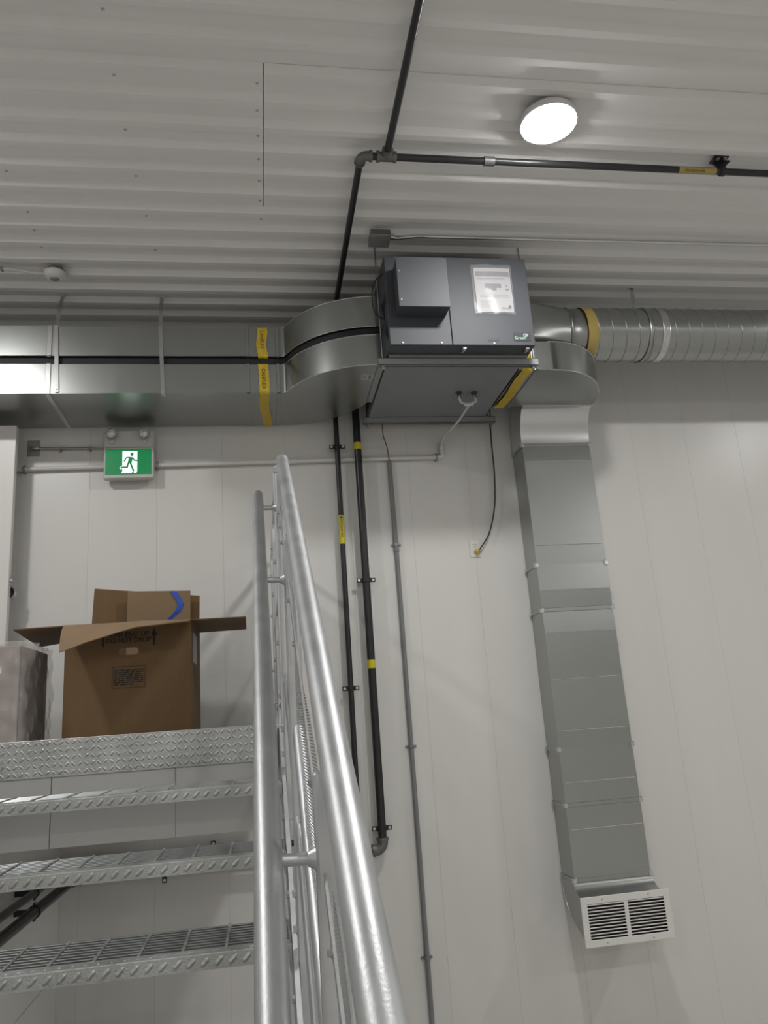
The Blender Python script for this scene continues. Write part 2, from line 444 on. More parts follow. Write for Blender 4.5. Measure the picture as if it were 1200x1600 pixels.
# stringers (channel): follow the nosing line
def nose(y): return ZL + (y - YL)*SL
for xs, sg in ((0.0525, 1), (-1.012, -1)):
    mb = MB(); y0s, y1s = 0.10, YL+0.02
    def strip(xa, xb, top, bot):
        if sg > 0:      # runs on under the deck to the side channel
            yk = YL-0.0025; ye = YL+0.0305
            poly = [(xa, y0s, Zr(nose(y0s)+top)), (xa, yk, Zr(nose(yk)+top)), (xa, ye, Zr(nose(yk)+top)), (xa, ye, Zr(-0.155)), (xa, yk, Zr(nose(yk)+bot)), (xa, y0s, max(0.0, Zr(nose(y0s)+bot)))]
        else:           # butts against the nosing plate
            ye = YL-0.0035; ya = y0s
            while Zr(nose(ya)+bot) < 0 and Zr(nose(ya)+top) < 0.002: ya += 0.01
            poly = [(xa, ya, max(0.002, Zr(nose(ya)+top))), (xa, ye, Zr(nose(ye)+top)), (xa, ye, Zr(nose(ye)+bot)), (xa, ya, max(0.0, Zr(nose(ya)+bot)))]
        mb.prism(poly, (xb-xa, 0, 0))
    strip(xs, xs+sg*0.012, -0.005, -0.255)
    if sg < 0: strip(xs, xs+sg*0.055, -0.005, -0.014); strip(xs, xs+sg*0.055, -0.246, -0.255)
    so = build('stringer', mb, 'galv_rail', stair)
    if sg > 0:
        bb = MB(); yv = 0.35
        first = None
        while yv < 2.95:
            for dz in (-0.06, -0.06):
                pass
            if first is None:
                first = build('bolt', hexbolt(MB(), (xs-0.0005, yv, Zr(nose(yv)-0.075)), (-1, 0, 0)), 'screw_steel', so); yv0 = yv
            else: inst('bolt', first, so, (0, yv-yv0, (yv-yv0)*SL))
            yv += RUN/2

landing = thing('landing_platform', (0, YL, Zr(ZL)), 'galvanized landing with a checkered plate edge in front of the white wall', 'landing')
LX0, LX1 = -2.40, 0.10
build('deck', MB().box((LX0, YL+0.006, Zr(ZL-0.006)), (LX1, D-0.03, Zr(ZL))), 'galv_plate', landing)
ep = build('nosing_plate', MB().box((LX0, YL-0.004, Zr(-0.128)), (LX1-0.06, YL+0.001, Zr(0.000)), 0.001), 'galv_plate', landing)
lg = MB(); lugs(lg, (LX0, YL-0.0041, Zr(-0.126)), (1, 0, 0), (0, 0, 1), (0, -1, 0), LX1-0.06-LX0, 0.125, 0.0215, 0.0215, hgt=0.0022)
build('checker_lugs', lg, 'galv_plate', ep, 'stuff')
for px, py in ((192, 1175), (389, 1158), (1, 1190)):
    p = atY(px, py, YL-0.006)
    build('bolt', hexbolt(MB(), (p.x, YL-0.0045, p.z), (0, -1, 0), 0.007, 0.007), 'screw_steel', ep)
for a, b in ((LX0, -0.744), (-0.741, -0.322), (-0.319, 0.045)):
    build('fascia_board', MB().box((a, YL+0.004, Zr(-0.362)), (b, YL+0.022, Zr(-0.016)), 0.001), 'fascia_grey', landing)
build('side_channel', MB().box((LX1-0.05, YL+0.03, Zr(-0.16)), (LX1, D-0.03, Zr(ZL-0.006))), 'galv_rail', landing)
build('rear_channel', MB().box((LX0, D-0.085, Zr(-0.16)), (LX1-0.05, D-0.03, Zr(ZL-0.006))), 'galv_rail', landing)
for px, nm in ((0.06, 'support_leg'), (-1.07, 'support_leg'), (-2.35, 'support_leg')):
    build(nm, MB().box((px-0.025, YL+0.10, 0), (px+0.025, YL+0.15, Zr(ZL-0.006)), 0.003), 'galv_rail', landing)

# ================================================================== GUARDS AND HANDRAIL
GX, GZ, GS, GR_ = 0.098, -0.745, 0.593, 0.0235
PX_ = 0.083
guard = thing('stair_guard', (GX, 0.25, 0), 'galvanized tube guard railing with perforated infill along the stair side', 'railing')
def gp(y, dz=0.0, x=GX): return Vector((x, y, Zr(GZ + GS*y + dz)))
YE = 2.96
tr = MB(); tr.tube([gp(0.22), gp(YE-0.006), gp(YE)], [GR_, GR_, GR_-0.004], 28)
build('top_rail', tr, 'galv_rail', guard)
build('mid_rail', MB().tube([gp(0.22, -0.47, PX_), gp(2.0, -0.47, PX_), gp(2.012, -0.462, PX_)], [0.0165, 0.0165, 0.012], 20), 'galv_rail', guard)
build('mid_rail', MB().tube([gp(0.22, -0.76, PX_), gp(YE-0.02, -0.76, PX_)], 0.015, 20), 'galv_rail', guard)
POSTS = (1.16, 2.12, 2.78, 0.30)
for y in POSTS:
    p = MB(); zt = gp(y, -0.012).z; zb = Zr(nose(y)-0.16)
    p.box((PX_-0.019, y-0.019, zb), (PX_+0.019, y+0.019, zt), 0.004)
    po = build('post', p, 'galv_rail', guard)
    for dz in (0.21, 0.29):
        build('bolt', hexbolt(MB(), (PX_-0.0192, y, zb+dz), (-1, 0, 0), 0.009, 0.009), 'screw_steel', po)
def sheet(y0, y1, d0, d1, x):
    mb = MB()
    return mb.grid(lambda u, v: gp(y0+(y1-y0)*u, d0+(d1-d0)*v, x+0.004*math.sin(u*9)), 30, 3)
build('perforated_panel', sheet(0.36, 1.10, -0.12, -0.74, PX_-0.004), 'perforated_sheet', guard, flip=False)
build('perforated_panel', sheet(1.22, 2.06, -0.12, -0.74, PX_-0.004), 'perforated_sheet', guard, flip=False)
build('perforated_panel', sheet(2.18, 2.74, -0.12, -0.74, PX_-0.004), 'perforated_sheet', guard, flip=False)
for a, b in ((0.34, 1.12), (1.20, 2.08), (2.16, 2.75)):
    build('panel_frame', MB().prism([gp(a, -0.115, PX_-0.012), gp(b, -0.115, PX_-0.012), gp(b, -0.137, PX_-0.012), gp(a, -0.137, PX_-0.012)], (0.004, 0, 0)), 'galv_rail', guard)
    n_ = 4
    for i in range(n_):
        y = a + (b-a)*(i+0.5)/n_
        build('bolt', hexbolt(MB(), gp(y, -0.126, PX_-0.0121), (-1, 0, 0), 0.006, 0.006), 'screw_steel', guard)
    build('panel_frame', MB().prism([gp(a, -0.715, PX_-0.012), gp(b, -0.715, PX_-0.012), gp(b, -0.745, PX_-0.012), gp(a, -0.745, PX_-0.012)], (0.004, 0, 0)), 'galv_rail', guard)
# handrail on stub brackets
HX, HZ, HS, HR = -0.0005, -0.853, 0.583, 0.0197
hand = thing('handrail', (HX, 0.3, 0), 'round galvanized handrail carried on short stubs beside the stair guard', 'handrail')
def hp(y): return Vector((HX, y, Zr(HZ + HS*y)))
build('rail', MB().tube([hp(0.25), hp(2.935), hp(2.945)], [HR, HR, HR-0.004], 28), 'galv_rail', hand)
for y in (1.16, 2.12, 2.78):
    c = hp(y)
    b = MB().tube([c+Vector((0.010, 0, -0.004)), (PX_-0.015, y, c.z-0.006)], 0.0085, 14)
    b.tube([(PX_-0.030, y, c.z-0.006), (PX_-0.018, y, c.z-0.006)], [0.0095, 0.016], 14)
    build('bracket', b, 'galv_rail', hand)
# landing guard, seen along its length
lgd = thing('landing_guard', (0.085, 3.05, Zr(ZL)), 'galvanized guard railing along the open side of the landing', 'railing')
GX2 = 0.082
build('top_rail', MB().tube([(GX2, 3.03, Zr(0.995)), (GX2, 4.74, Zr(0.995))], 0.017, 18), 'galv_rail', lgd)
build('mid_rail', MB().tube([(GX2, 3.05, Zr(0.52)), (GX2, 4.72, Zr(0.52))], 0.013, 16), 'galv_rail', lgd)
build('bottom_rail', MB().tube([(GX2, 3.05, Zr(0.08)), (GX2, 4.72, Zr(0.08))], 0.013, 16), 'galv_rail', lgd)
for y in (3.07, 3.9, 4.70):
    po = build('post', MB().box((GX2-0.019, y-0.019, Zr(ZL-0.0005)), (GX2+0.017, y+0.019, Zr(0.985)), 0.003), 'galv_rail', lgd)
    build('base_plate', MB().box((GX2-0.042, y-0.032, Zr(ZL-0.0005)), (GX2+0.0175, y+0.032, Zr(ZL+0.006)), 0.001), 'galv_rail', po)
    for z in (0.10, 0.30, 0.62, 0.86):
        build('bolt', hexbolt(MB(), (GX2-0.0192, y, Zr(z)), (-1, 0, 0), 0.008, 0.009), 'screw_steel', po)
build('perforated_panel', MB().grid(lambda u, v: Vector((GX2+0.003*math.sin(u*7), 3.1+1.58*u, Zr(0.10+0.80*v))), 20, 3), 'perforated_sheet', lgd, flip=False)

# ================================================================== VENTILATION UNIT
UX0, UX1, UY0, UY1, UZ0, UZ1 = 0.706, 1.502, 3.662, 4.64, 1.872, 2.40
unit = thing('ventilation_unit', (1.1, 4.15, Zr(UZ0)), 'dark grey box-shaped heat recovery ventilator hung below the ceiling', 'ventilator')
build('cabinet', MB().box((UX0, UY0+0.012, Zr(UZ0)), (UX1, UY1, Zr(UZ1)), 0.003), 'unit_grey', unit)
XS = 1.043
ap = build('access_panel', MB().box((UX0+0.001, UY0, Zr(UZ0+0.001)), (XS-0.0015, UY0+0.013, Zr(UZ1)), 0.0025), 'unit_grey', unit)
ap2 = build('access_panel', MB().box((XS+0.0015, UY0, Zr(UZ0+0.001)), (UX1, UY0+0.013, Zr(UZ1)), 0.0025), 'unit_grey', unit)
sc = None
for px, py, par in ((629, 535.5, ap), (690, 536, ap), (773, 537, ap2), (618, 404, ap), (677, 405, ap)):
    p = atY(px, py, UY0)
    build('screw', MB().lathe((p.x, UY0-0.0002, p.z), (0, -1, 0), [(0.006, 0), (0.005, 0.003), (0, 0.004)], 10), 'screw_steel', par)
# control box on the front
EX0, EX1, EZ0, EZ1, EY = 0.751, 1.018, 2.036, 2.318, 3.55
cb = build('control_box', MB().box((EX0, EY+0.004, Zr(EZ0)), (EX1, UY0, Zr(EZ1)), 0.002), 'unit_grey', unit)
build('cover', MB().box((EX0-0.003, EY-0.001, Zr(EZ0-0.002)), (EX1+0.003, EY+0.005, Zr(EZ1+0.004)), 0.0015), 'unit_grey', cb)
for px, py in ((622, 423), (626, 468)):
    p = atY(px, py, EY)
    build('screw', MB().lathe((p.x+0.004, EY-0.001, p.z), (0, -1, 0), [(0.005, 0), (0.004, 0.003), (0, 0.0035)], 10), 'screw_steel', cb)
# nameplate above the control box
p0 = Vector((0.762, EY-0.0012, Zr(2.290)))
npz = build('nameplate', MB().box((0.770, UY0-0.003, Zr(2.345)), (0.868, UY0, Zr(2.372)), 0.0005), 'paper', unit)
mb = MB(); mb.box((0.778, UY0-0.0036, Zr(2.350)), (0.820, UY0-0.003, Zr(2.353))); mb.box((0.805, UY0-0.0036, Zr(2.356)), (0.818, UY0-0.003, Zr(2.364))); mb.box((0.826, UY0-0.0036, Zr(2.352)), (0.860, UY0-0.003, Zr(2.354)))
build('print', mb, 'print_grey', npz)
# document sleeve with instruction sheet
sx0, sx1, sz0, sz1 = 1.199, 1.403, 2.066, 2.334
def page(u, v, off=0.0):
    return Vector((sx0+(sx1-sx0)*u, UY0-0.004-off-0.004*math.sin(math.pi*u)*(0.4+0.6*v)-0.002*math.sin(7*v), Zr(sz0+(sz1-sz0)*v)))
ds = build('document', MB().grid(lambda u, v: page(u, v), 10, 14), 'paper', unit, flip=False)
pr = MB()
def pbar(u0, u1, v0, v1, m_=None):
    (m_ or pr).grid(lambda a, b: page(u0+(u1-u0)*a, v0+(v1-v0)*b, 0.0006), 4, 1)
pbar(0.03, 0.97, 0.81, 0.92); pbar(0.28, 0.72, 0.55, 0.645); pbar(0.36, 0.58, 0.49, 0.55); pbar(0.83, 0.93, 0.50, 0.535); pbar(0.85, 0.90, 0.575, 0.61)
for v in (0.375, 0.335, 0.235, 0.195, 0.155, 0.115): pbar(0.10, 0.90 if v > 0.3 else 0.42, v, v+0.008)
build('print', pr, 'print_grey', ds, flip=False)
tm = MB(); text_into(tm, 'USER INFORMATION MANUAL', page(0.06, 0.745, 0.0035), (1, 0, 0), (0, 0, 1), 0.0115)
text_into(tm, 'Greentek', page(0.66, 0.075, 0.004), (1, 0, 0), (0, 0, 1), 0.014)
tm.box(page(0.86, 0.115, 0.004), page(0.93, 0.15, 0.0042))
build('lettering', tm, 'print_grey', ds, flip=False)
sl_ = MB().grid(lambda u, v: Vector((sx0-0.018+(sx1-sx0+0.024)*u, UY0-0.009-0.004*math.sin(math.pi*u)-0.003*math.sin(11*u+4*v), Zr(sz0-0.014+(sz1-sz0+0.030)*v))), 16, 16)
build('plastic_sleeve', sl_, 'plastic_clear', unit, flip=False)
# maker's badge and small plate
bd = build('badge', MB().box((1.385, UY0-0.002, Zr(1.897)), (1.478, UY0, Zr(1.948)), 0.0005), 'badge_dark', unit)
gm = MB(); text_into(gm, 'Green', (1.389, UY0-0.0026, Zr(1.908)), (1, 0, 0), (0, 0, 1), 0.024)
def ring2d(mb, pts2, wdt, y):
    for (a, b), (c, d) in zip(pts2[:-1], pts2[1:]):
        v = Vector((c-a, 0, d-b)); nn = Vector((-v.z, 0, v.x)).normalized()*wdt/2; A = Vector((a, y, Zr(b))); B = Vector((c, y, Zr(d)))
        ext = v.normalized()*wdt*0.4
        mb.add([A-nn-ext, B-nn+ext, B+nn+ext, A+nn-ext], [(0, 1, 2, 3)])
ring2d(gm, [(1.460, 1.938), (1.442, 1.938), (1.441, 1.925), (1.455, 1.922), (1.460, 1.928)], 0.0035, UY0-0.0026)
ring2d(gm, [(1.450, 1.931), (1.462, 1.931), (1.466, 1.937)], 0.0035, UY0-0.0026)
build('lettering', gm, 'green_logo', bd, flip=False)
build('rating_plate', MB().box((1.240, UY0-0.0015, Zr(1.897)), (1.302, UY0, Zr(1.912))), 'badge_dark', unit)
for xx in (1.112, 1.462):
    lt = build('latch', MB().box((xx-0.010, UY0+0.014, Zr(UZ0-0.014)), (xx+0.010, UY0+0.05, Zr(UZ0+0.001)), 0.002), 'strut_grey', unit)
    build('latch_hook', MB().tube([(xx, UY0+0.02, Zr(UZ0-0.014)), (xx-0.004, UY0+0.05, Zr(UZ0-0.018)), (xx-0.006, UY0+0.075, Zr(UZ0-0.004))], 0.004, 8), 'screw_steel', lt)
# bottom pan and drain spouts
build('bottom_pan', MB().box((UX0+0.012, UY0+0.11, Zr(UZ0-0.010)), (UX1-0.012, UY1-0.01, Zr(UZ0+0.001)), 0.002), 'pan_grey_lifted', unit)
for px in (717, 741):
    p = atZ(px, 615, 1.855)
    build('drain_spout', MB().lathe((p.x, p.y, Zr(UZ0-0.009)), (0, 0, -1), [(0.020, 0), (0.020, 0.008), (0.011, 0.010), (0.011, 0.034), (0.008, 0.034), (0, 0.03)], 16), 'socket_dark', unit)
# flexible cable looping on the left side
lp_ = [atY(588, 430, 3.70), atY(580, 455, 3.80), atY(578, 480, 3.80), atY(586, 502, 3.80)]
def smooth_path(pts, n=8):
    pts = [Vector(p) for p in pts]; out = []
    P = [pts[0]*2-pts[1]] + pts + [pts[-1]*2-pts[-2]]
    for i in range(1, len(P)-2):
        for k in range(n):
            t = k/n; a, b, c, d = P[i-1], P[i], P[i+1], P[i+2]
            out.append(0.5*((2*b)+(c-a)*t+(2*a-5*b+4*c-d)*t*t+(3*b-a-3*c+d)*t**3))
    out.append(pts[-1]); return out
tag(build('control_cable', MB().tube(smooth_path([(0.707, 3.72, Zr(2.33)), (0.655, 3.72, Zr(2.27)), (0.640, 3.735, Zr(2.18)), (0.655, 3.75, Zr(2.10)), (0.708, 3.765, Zr(2.07))]), 0.0035, 8), 'cable_black'),
    'thin black control cable looping on the left flank of the ventilation unit', 'cable')
wr = MB()
for k in range(5):
    wr.tube(smooth_path([(0.7055, 3.70+0.004*k, Zr(2.20-0.01*k)), (0.695-0.004*k, 3.69, Zr(2.10)), (0.690+0.003*k, 3.70, Zr(1.98)), (0.7055, 3.72, Zr(1.93))]), 0.0025, 6)
tag(build('wire_bundle', wr, 'cable_black'), 'bundle of thin dark wires tied against the left flank of the ventilation unit', 'wires')

# strut channels and threaded rods
def strut(y, x0, x1, z, label):
    mb = MB(); zz = Zr(z)
    mb.box((x0, y-0.0205, zz-0.0025), (x1, y+0.0205, zz)); mb.box((x0, y-0.0205, zz-0.041), (x1, y-0.018, zz)); mb.box((x0, y+0.018, zz-0.041), (x1, y+0.0205, zz))
    mb.box((x0, y-0.0205, zz-0.041), (x1, y-0.010, zz-0.038)); mb.box((x0, y+0.010, zz-0.041), (x1, y+0.0205, zz-0.038))
    t = thing('strut_channel', (0.5*(x0+x1), y, zz), label, 'channel')
    build('channel', mb, 'strut_grey', t)
    for xx in (x0+0.028, x1-0.028):
        build('nut', MB().tube([(xx, y, zz-0.056), (xx, y, zz-0.041)], 0.011, 6, True, False), 'screw_steel', t)
    return t
strut(3.815, 0.660, 1.560, UZ0-0.0095, 'grey strut channel across the front underside of the ventilation unit')
strut(4.690, 0.686, 1.572, UZ0-0.0005, 'grey strut channel under the rear of the ventilation unit by the white wall')
# unit rests on the rear strut through a short bracket
build('rear_bracket', MB().box((UX0+0.02, UY1-0.02, Zr(UZ0-0.001)), (UX1-0.02, 4.712, Zr(UZ0+0.012))), 'strut_grey', unit)
for x, y, l in ((0.688, 3.815, 'threaded hanger rod at the left front corner of the ventilation unit'), (1.532, 3.815, 'threaded hanger rod at the right front corner of the ventilation unit'),
             (0.714, 4.690, 'threaded hanger rod behind the ventilation unit near the black pipes'), (1.544, 4.690, 'threaded hanger rod behind the ventilation unit near the duct elbow')):
    tag(build('threaded_rod', MB().tube([(x, y, Zr(UZ0-0.065)), (x, y, ZC+0.002)], 0.0048, 8), 'galv_duct'), l, 'rod')

# ================================================================== LEFT DUCTS (two, stacked)
DF, DB = 4.26, 4.78
def strip_pair(mb, fr, bk, z0, z1):
    """duct between a front and a back plan line, four shells"""
    n = len(fr)
    for line in (fr, bk):
        mb.add([(x, y, Zr(z)) for (x, y) in line for z in (z0, z1)], [[2*i, 2*i+2, 2*i+3, 2*i+1] for i in range(n-1)], True)
    for z in (z0, z1):
        mb.add([(x, y, Zr(z)) for (x, y) in fr]+[(x, y, Zr(z)) for (x, y) in bk], [[i, i+1, n+i+1, n+i] for i in range(n-1)], False)
    return mb
HD = (DB-DF)/2; YCN = (DF+DB)/2; RR = 0.29
th = math.acos(1-0.38/(2*RR)); x0s = 0.704-2*RR*math.sin(th)
fr, bk = [], []
N = 14
for k in range(N+1):
    a = th*k/N; c = (x0s, YCN-RR)
    for L, rho in ((fr, RR-HD), (bk, RR+HD)): L.append((c[0]+rho*math.sin(a), c[1]+rho*math.cos(a)))
c2 = (x0s+2*RR*math.sin(th), YCN-RR+2*RR*math.cos(th))
for k in range(1, N+1):
    a = th*(1-k/N)
    for L, rho in ((fr, RR+HD), (bk, RR-HD)): L.append((c2[0]-rho*math.sin(a), c2[1]-rho*math.cos(a)))
fr.append((0.7065, fr[-1][1])); bk.append((0.7065, bk[-1][1]))
def left_duct(z0, z1, nm, label, lower):
    t = thing('rectangular_duct', (-0.5, 4.5, Zr(z0)), label, 'duct')
    xs = [-3.6, -1.145, -0.036, 0.138, x0s]
    for a, b in zip(xs[:-1], xs[1:]):
        nseg = 1 if b-a < 0.3 else 3
        mb = MB()
        # panel skin slightly pillowed between cross breaks
        cuts = [a+(b-a)*i/nseg for i in range(nseg+1)]
        frl, bkl = [], []
        for i, c in enumerate(cuts):
            frl.append((c, DF - (0.0035 if (i % 2 and nseg > 1) else 0))); bkl.append((c, DB))
        mb2 = strip_pair(MB(), frl, bkl, z0, z1); mb2.sm = [False]*len(mb2.sm)
        build('duct_section', mb2, 'galv_duct', t, flip=False)
    build('offset_bend', strip_pair(MB(), fr, bk, z0, z1), 'galv_duct', t, flip=False)
    # lips along the bend edges
    for z, s_ in ((z0, -1), (z1, 1)):
        build('seam_lip', MB().tube([Vector((x, y-0.001, Zr(z))) for x, y in fr], 0.0028, 6), 'galv_bright', t)
    # cleats at the joints
    for xc, wd in ((-1.145, 0.028), (-0.036, 0.020), (0.138, 0.022), (-3.0, 0.028)):
        mb = MB()
        mb.box((xc-wd/2, DF-0.006, Zr(z0-0.006)), (xc+wd/2, DF+0.001, Zr(z1+0.004)), 0.002)
        mb.box((xc-wd/2, DF-0.006, Zr(z0-0.006)), (xc+wd/2, DB, Zr(z0+0.001)), 0.002)
        build('cleat', mb, 'galv_bright' if xc < -1 else 'galv_duct', t)
    # yellow tape over the joint left of the bend
    mb = MB(); xa, xb = 0.020, 0.078
    def tp(u, v):
        L1 = z1-z0
        s_ = v*((z1-z0)+(DB-DF if lower else 0.03)+0.03) - 0.015
        wob = 0.004*math.sin(v*17+u*3)
        xx = xa+(xb-xa)*u + 0.005*math.sin(v*9) + (0.008*v if lower else 0)
        if s_ < L1: return Vector((xx, DF-0.0075+wob*0.4, Zr(z1-max(s_, 0.0))))
        q = s_-L1
        return Vector((xx+q*0.03, min(DF-0.004+q, DB-0.004), Zr(z0-0.0085-abs(wob)*0.4)))
    tpo = build('tape', mb.grid(tp, 5, 34), 'tape_yellow', t, flip=False)
    if lower:
        tx = MB(); text_into(tx, 'CANFLEX', (0.043, DF-0.0105, Zr(z1-0.030)), (0, 0, -1), (1, 0, 0), 0.030)
        build('lettering', tx, 'ink', tpo, flip=False)
    else:
        tx = MB(); text_into(tx, 'CANFLEX', (0.040, DF-0.0105, Zr(z1-0.020)), (0, 0, -1), (1, 0, 0), 0.028)
        build('lettering', tx, 'copper_wire', tpo, flip=False)
    # collar to the unit
    build('collar', strip_pair(MB(), [(0.672, fr[-1][1]-0.004), (0.7064, fr[-1][1]-0.004)], [(0.672, bk[-1][1]+0.004), (0.7064, bk[-1][1]+0.004)], z0-0.004, z1+0.004), 'galv_duct', t, flip=False)
    if lower:
        st = build('sticker', MB().box((0.600, 4.01, Zr(z0-0.0012)), (0.668, 4.085, Zr(z0-0.0002))), 'paper', t)
        mb = MB()
        for i in range(2): mb.box((0.608+0.012*i, 4.03, Zr(z0-0.0016)), (0.613+0.012*i, 4.06, Zr(z0-0.0012)))
        mb.box((0.640, 4.02, Zr(z0-0.0016)), (0.655, 4.075, Zr(z0-0.0012)))
        build('print', mb, 'print_grey', st)
    return t
left_duct(1.866, 2.045, 'lower', 'lower of two stacked galvanized rectangular ducts left of the ventilation unit', True)
left_duct(2.098, 2.282, 'upper', 'upper of two stacked galvanized rectangular ducts left of the ventilation unit', False)
# black strip put in for the shade of the open gap between the ducts
gapo = MB(); strip_pair(gapo, [(-3.6, DF+0.02), (x0s, DF+0.02)]+[(x+0.0, y+0.02) for x, y in fr[1:]], [(-3.6, DB-0.02), (x0s, DB-0.02)]+[(x, y-0.02) for x, y in bk[1:]], 2.0475, 2.0955)
tag(build('gap_shade_strip', gapo, 'gap_black', flip=False), 'black strip standing in for the dark gap between the two stacked ducts', 'gap shade')
# hanger straps
def hstrap(xt, yt, xb, label, foot):
    t = thing('duct_strap', (xb, DF-0.012, Zr(1.866)), label, 'strap')
    mb = MB(); w_ = 0.011
    A = Vector((xt, yt, ZC-0.003)); B = Vector((xb, DF-0.0075, Zr(1.872 if not foot else 1.858)))
    C_ = Vector((xt+(xb-xt)*0.38, DF-0.0075, Zr(2.286)))
    for p_, q_ in ((A, C_), (C_, B)):
        d_ = p_-q_; up_ = Vector((0, -1, 0)); up_ = (up_-d_.normalized()*up_.dot(d_.normalized())).normalized(); sd_ = d_.normalized().cross(up_)
        mb.add([e_+sd_*a*w_+up_*b*0.001 for e_ in (q_, p_) for b in (-1, 1) for a in (-1, 1)],
               [(0, 1, 3, 2), (4, 6, 7, 5), (0, 4, 5, 1), (2, 3, 7, 6), (0, 2, 6, 4), (1, 5, 7, 3)])
    if foot: mb.box((xb-w_, DF-0.010, Zr(1.857)), (xb+w_, DF+0.03, Zr(1.8595)))
    build('band', mb, 'galv_bright', t)
    build('tab', MB().box((xt-0.016, yt-0.011, ZC-0.005), (xt+0.016, yt+0.011, ZC+0.0068), 0.002), 'galv_bright', t)
    build('screw', MB().lathe(B+Vector((0, -0.002, 0.02)), (0, -1, 0), [(0.006, 0), (0.005, 0.004), (0, 0.004)], 8), 'screw_steel', t)
p1 = atY(101, 468, DF); p2 = atY(89, 608, DF)
hstrap(-1.120, 4.408, atY(89, 608, DF).x, 'slanted metal strap hanging the stacked ducts, beside the bright duct joint', False)
hstrap(-0.545, 4.408, atY(255, 612, DF).x, 'upright metal strap hanging the stacked ducts above the exit sign', True)

# ================================================================== SPIRAL DUCT
SY, SZ, SR = 4.2, 2.220, 0.166
sp = thing('spiral_duct', (2.5, SY, Zr(SZ)), 'round galvanized spiral duct running from the ventilation unit under the ceiling', 'duct')
def circ(x, r, n=48): return [Vector((x, SY+r*math.cos(2*math.pi*k/n), Zr(SZ)+r*math.sin(2*math.pi*k/n))) for k in range(n)]
def rect(x, y0, y1, z0, z1, n=48):
    out = []; cy, cz = (y0+y1)/2, (z0+z1)/2
    for k in range(n):
        a = 2*math.pi*k/n; c, s_ = math.cos(a), math.sin(a); q = max(abs(c), abs(s_))
        out.append(Vector((x, cy+(y1-y0)/2*c/q, Zr(cz)+(z1-z0)/2*s_/q)))
    return out
r0 = rect(1.5015, 3.90, 4.46, 2.049, 2.30); r1 = circ(1.905, SR-0.006)
build('transition', MB().rings([[a.lerp(b, k/6) for a, b in zip(r0, r1)] for k in range(7)], False, True), 'galv_duct', sp)
build('collar', MB().rings([circ(1.905, SR-0.006), circ(1.909, SR+0.002), circ(1.913, SR-0.005), circ(2.03, SR-0.005)], False), 'galv_duct', sp)
def tapering(u, v):
    a = 2*math.pi*u; x = 2.005+0.065*v+0.006*math.sin(a*2)
    r_ = SR+0.0035+0.002*math.sin(a*5+v*4)
    return Vector((x, SY+r_*math.cos(a), Zr(SZ)+r_*math.sin(a)))
build('tape', MB().grid(tapering, 48, 4), 'tape_pale', sp, flip=False)
def spiral_piece(xa, xb):
    o = build('spiral_pipe', MB().rings([circ(xa, SR), circ(xb, SR)], False), 'galv_duct', sp)
    mb = MB(); pts = []; pit = 0.0885; n = 36; turns = (xb-xa)/pit
    for k in range(int(turns*n)+1):
        a = 2*math.pi*k/n
        pts.append(Vector((xa+pit*k/n, SY+SR*math.cos(a), Zr(SZ)+SR*math.sin(a))))
    mb.tube(pts, 0.0032, 5, False)
    build('lock_seam', mb, 'galv_duct', o)
spiral_piece(2.03, 2.505); spiral_piece(2.535, 5.2)
build('coupling', MB().rings([circ(2.495, SR+0.001), circ(2.498, SR+0.006), circ(2.508, SR+0.003), circ(2.532, SR+0.003), circ(2.540, SR+0.006), circ(2.543, SR+0.001)], False), 'galv_bright', sp)
st = thing('duct_strap', (2.42, SY, Zr(SZ+SR)), 'short strap holding the spiral duct up to the ceiling', 'strap')
mb = MB(); a_ = []
for k in range(33):
    a = 2*math.pi*k/32; a_.append((SR+0.0045, a))
mb.rings([[Vector((2.42+dx, SY+(SR+dr)*math.cos(2*math.pi*k/40), Zr(SZ)+(SR+dr)*math.sin(2*math.pi*k/40))) for k in range(40)] for dx, dr in ((-0.012, 0.0035), (-0.012, 0.006), (0.012, 0.006), (0.012, 0.0035))], False)
build('loop', mb, 'galv_duct', st)
build('hanger', MB().box((2.408, SY-0.002, Zr(SZ+SR+0.004)), (2.432, SY+0.002, ZC+0.0065)), 'galv_bright', st)
build('tab', MB().box((2.402, SY-0.003, ZC-0.004), (2.440, SY+0.022, ZC+0.0068), 0.002), 'galv_bright', st)

# ================================================================== SUPPLY DROP ON THE WALL
VX0, VX1, VF, VB = 1.705, 2.165, 4.595, 4.79
LZ0, LZ1 = 1.866, 2.045
drop = thing('supply_duct', (1.93, 4.69, Zr(-1.0)), 'galvanized rectangular duct bending from the ventilation unit down the white wall', 'duct')
EF, EB = 3.95, 4.50
# collar from the unit
build('collar', strip_pair(MB(), [(1.5015, EF), (1.70, EF)], [(1.5015, EB), (1.70, EB)], LZ0, LZ1), 'galv_duct', drop, flip=False)
build('cleat', MB().box((1.600, EF-0.007, Zr(LZ0-0.007)), (1.622, EF+0.002, Zr(LZ1+0.004)), 0.002).box((1.600, EF-0.007, Zr(LZ0-0.007)), (1.622, EB, Zr(LZ0+0.001)), 0.002), 'galv_duct', drop)
def tp2(u, v):
    xx = 1.520+0.062*u+0.006*math.sin(v*11); s_ = v*(0.20+0.56)
    wob = 0.0035*math.sin(v*23+u*4)
    if s_ < 0.19: return Vector((xx, EF-0.0065+wob*0.5, Zr(LZ1+0.004-s_)))
    return Vector((xx-0.004, min(EF-0.004+s_-0.19, EB), Zr(LZ0-0.007-abs(wob))))
build('tape', MB().grid(tp2, 4, 30), 'tape_yellow', drop, flip=False)
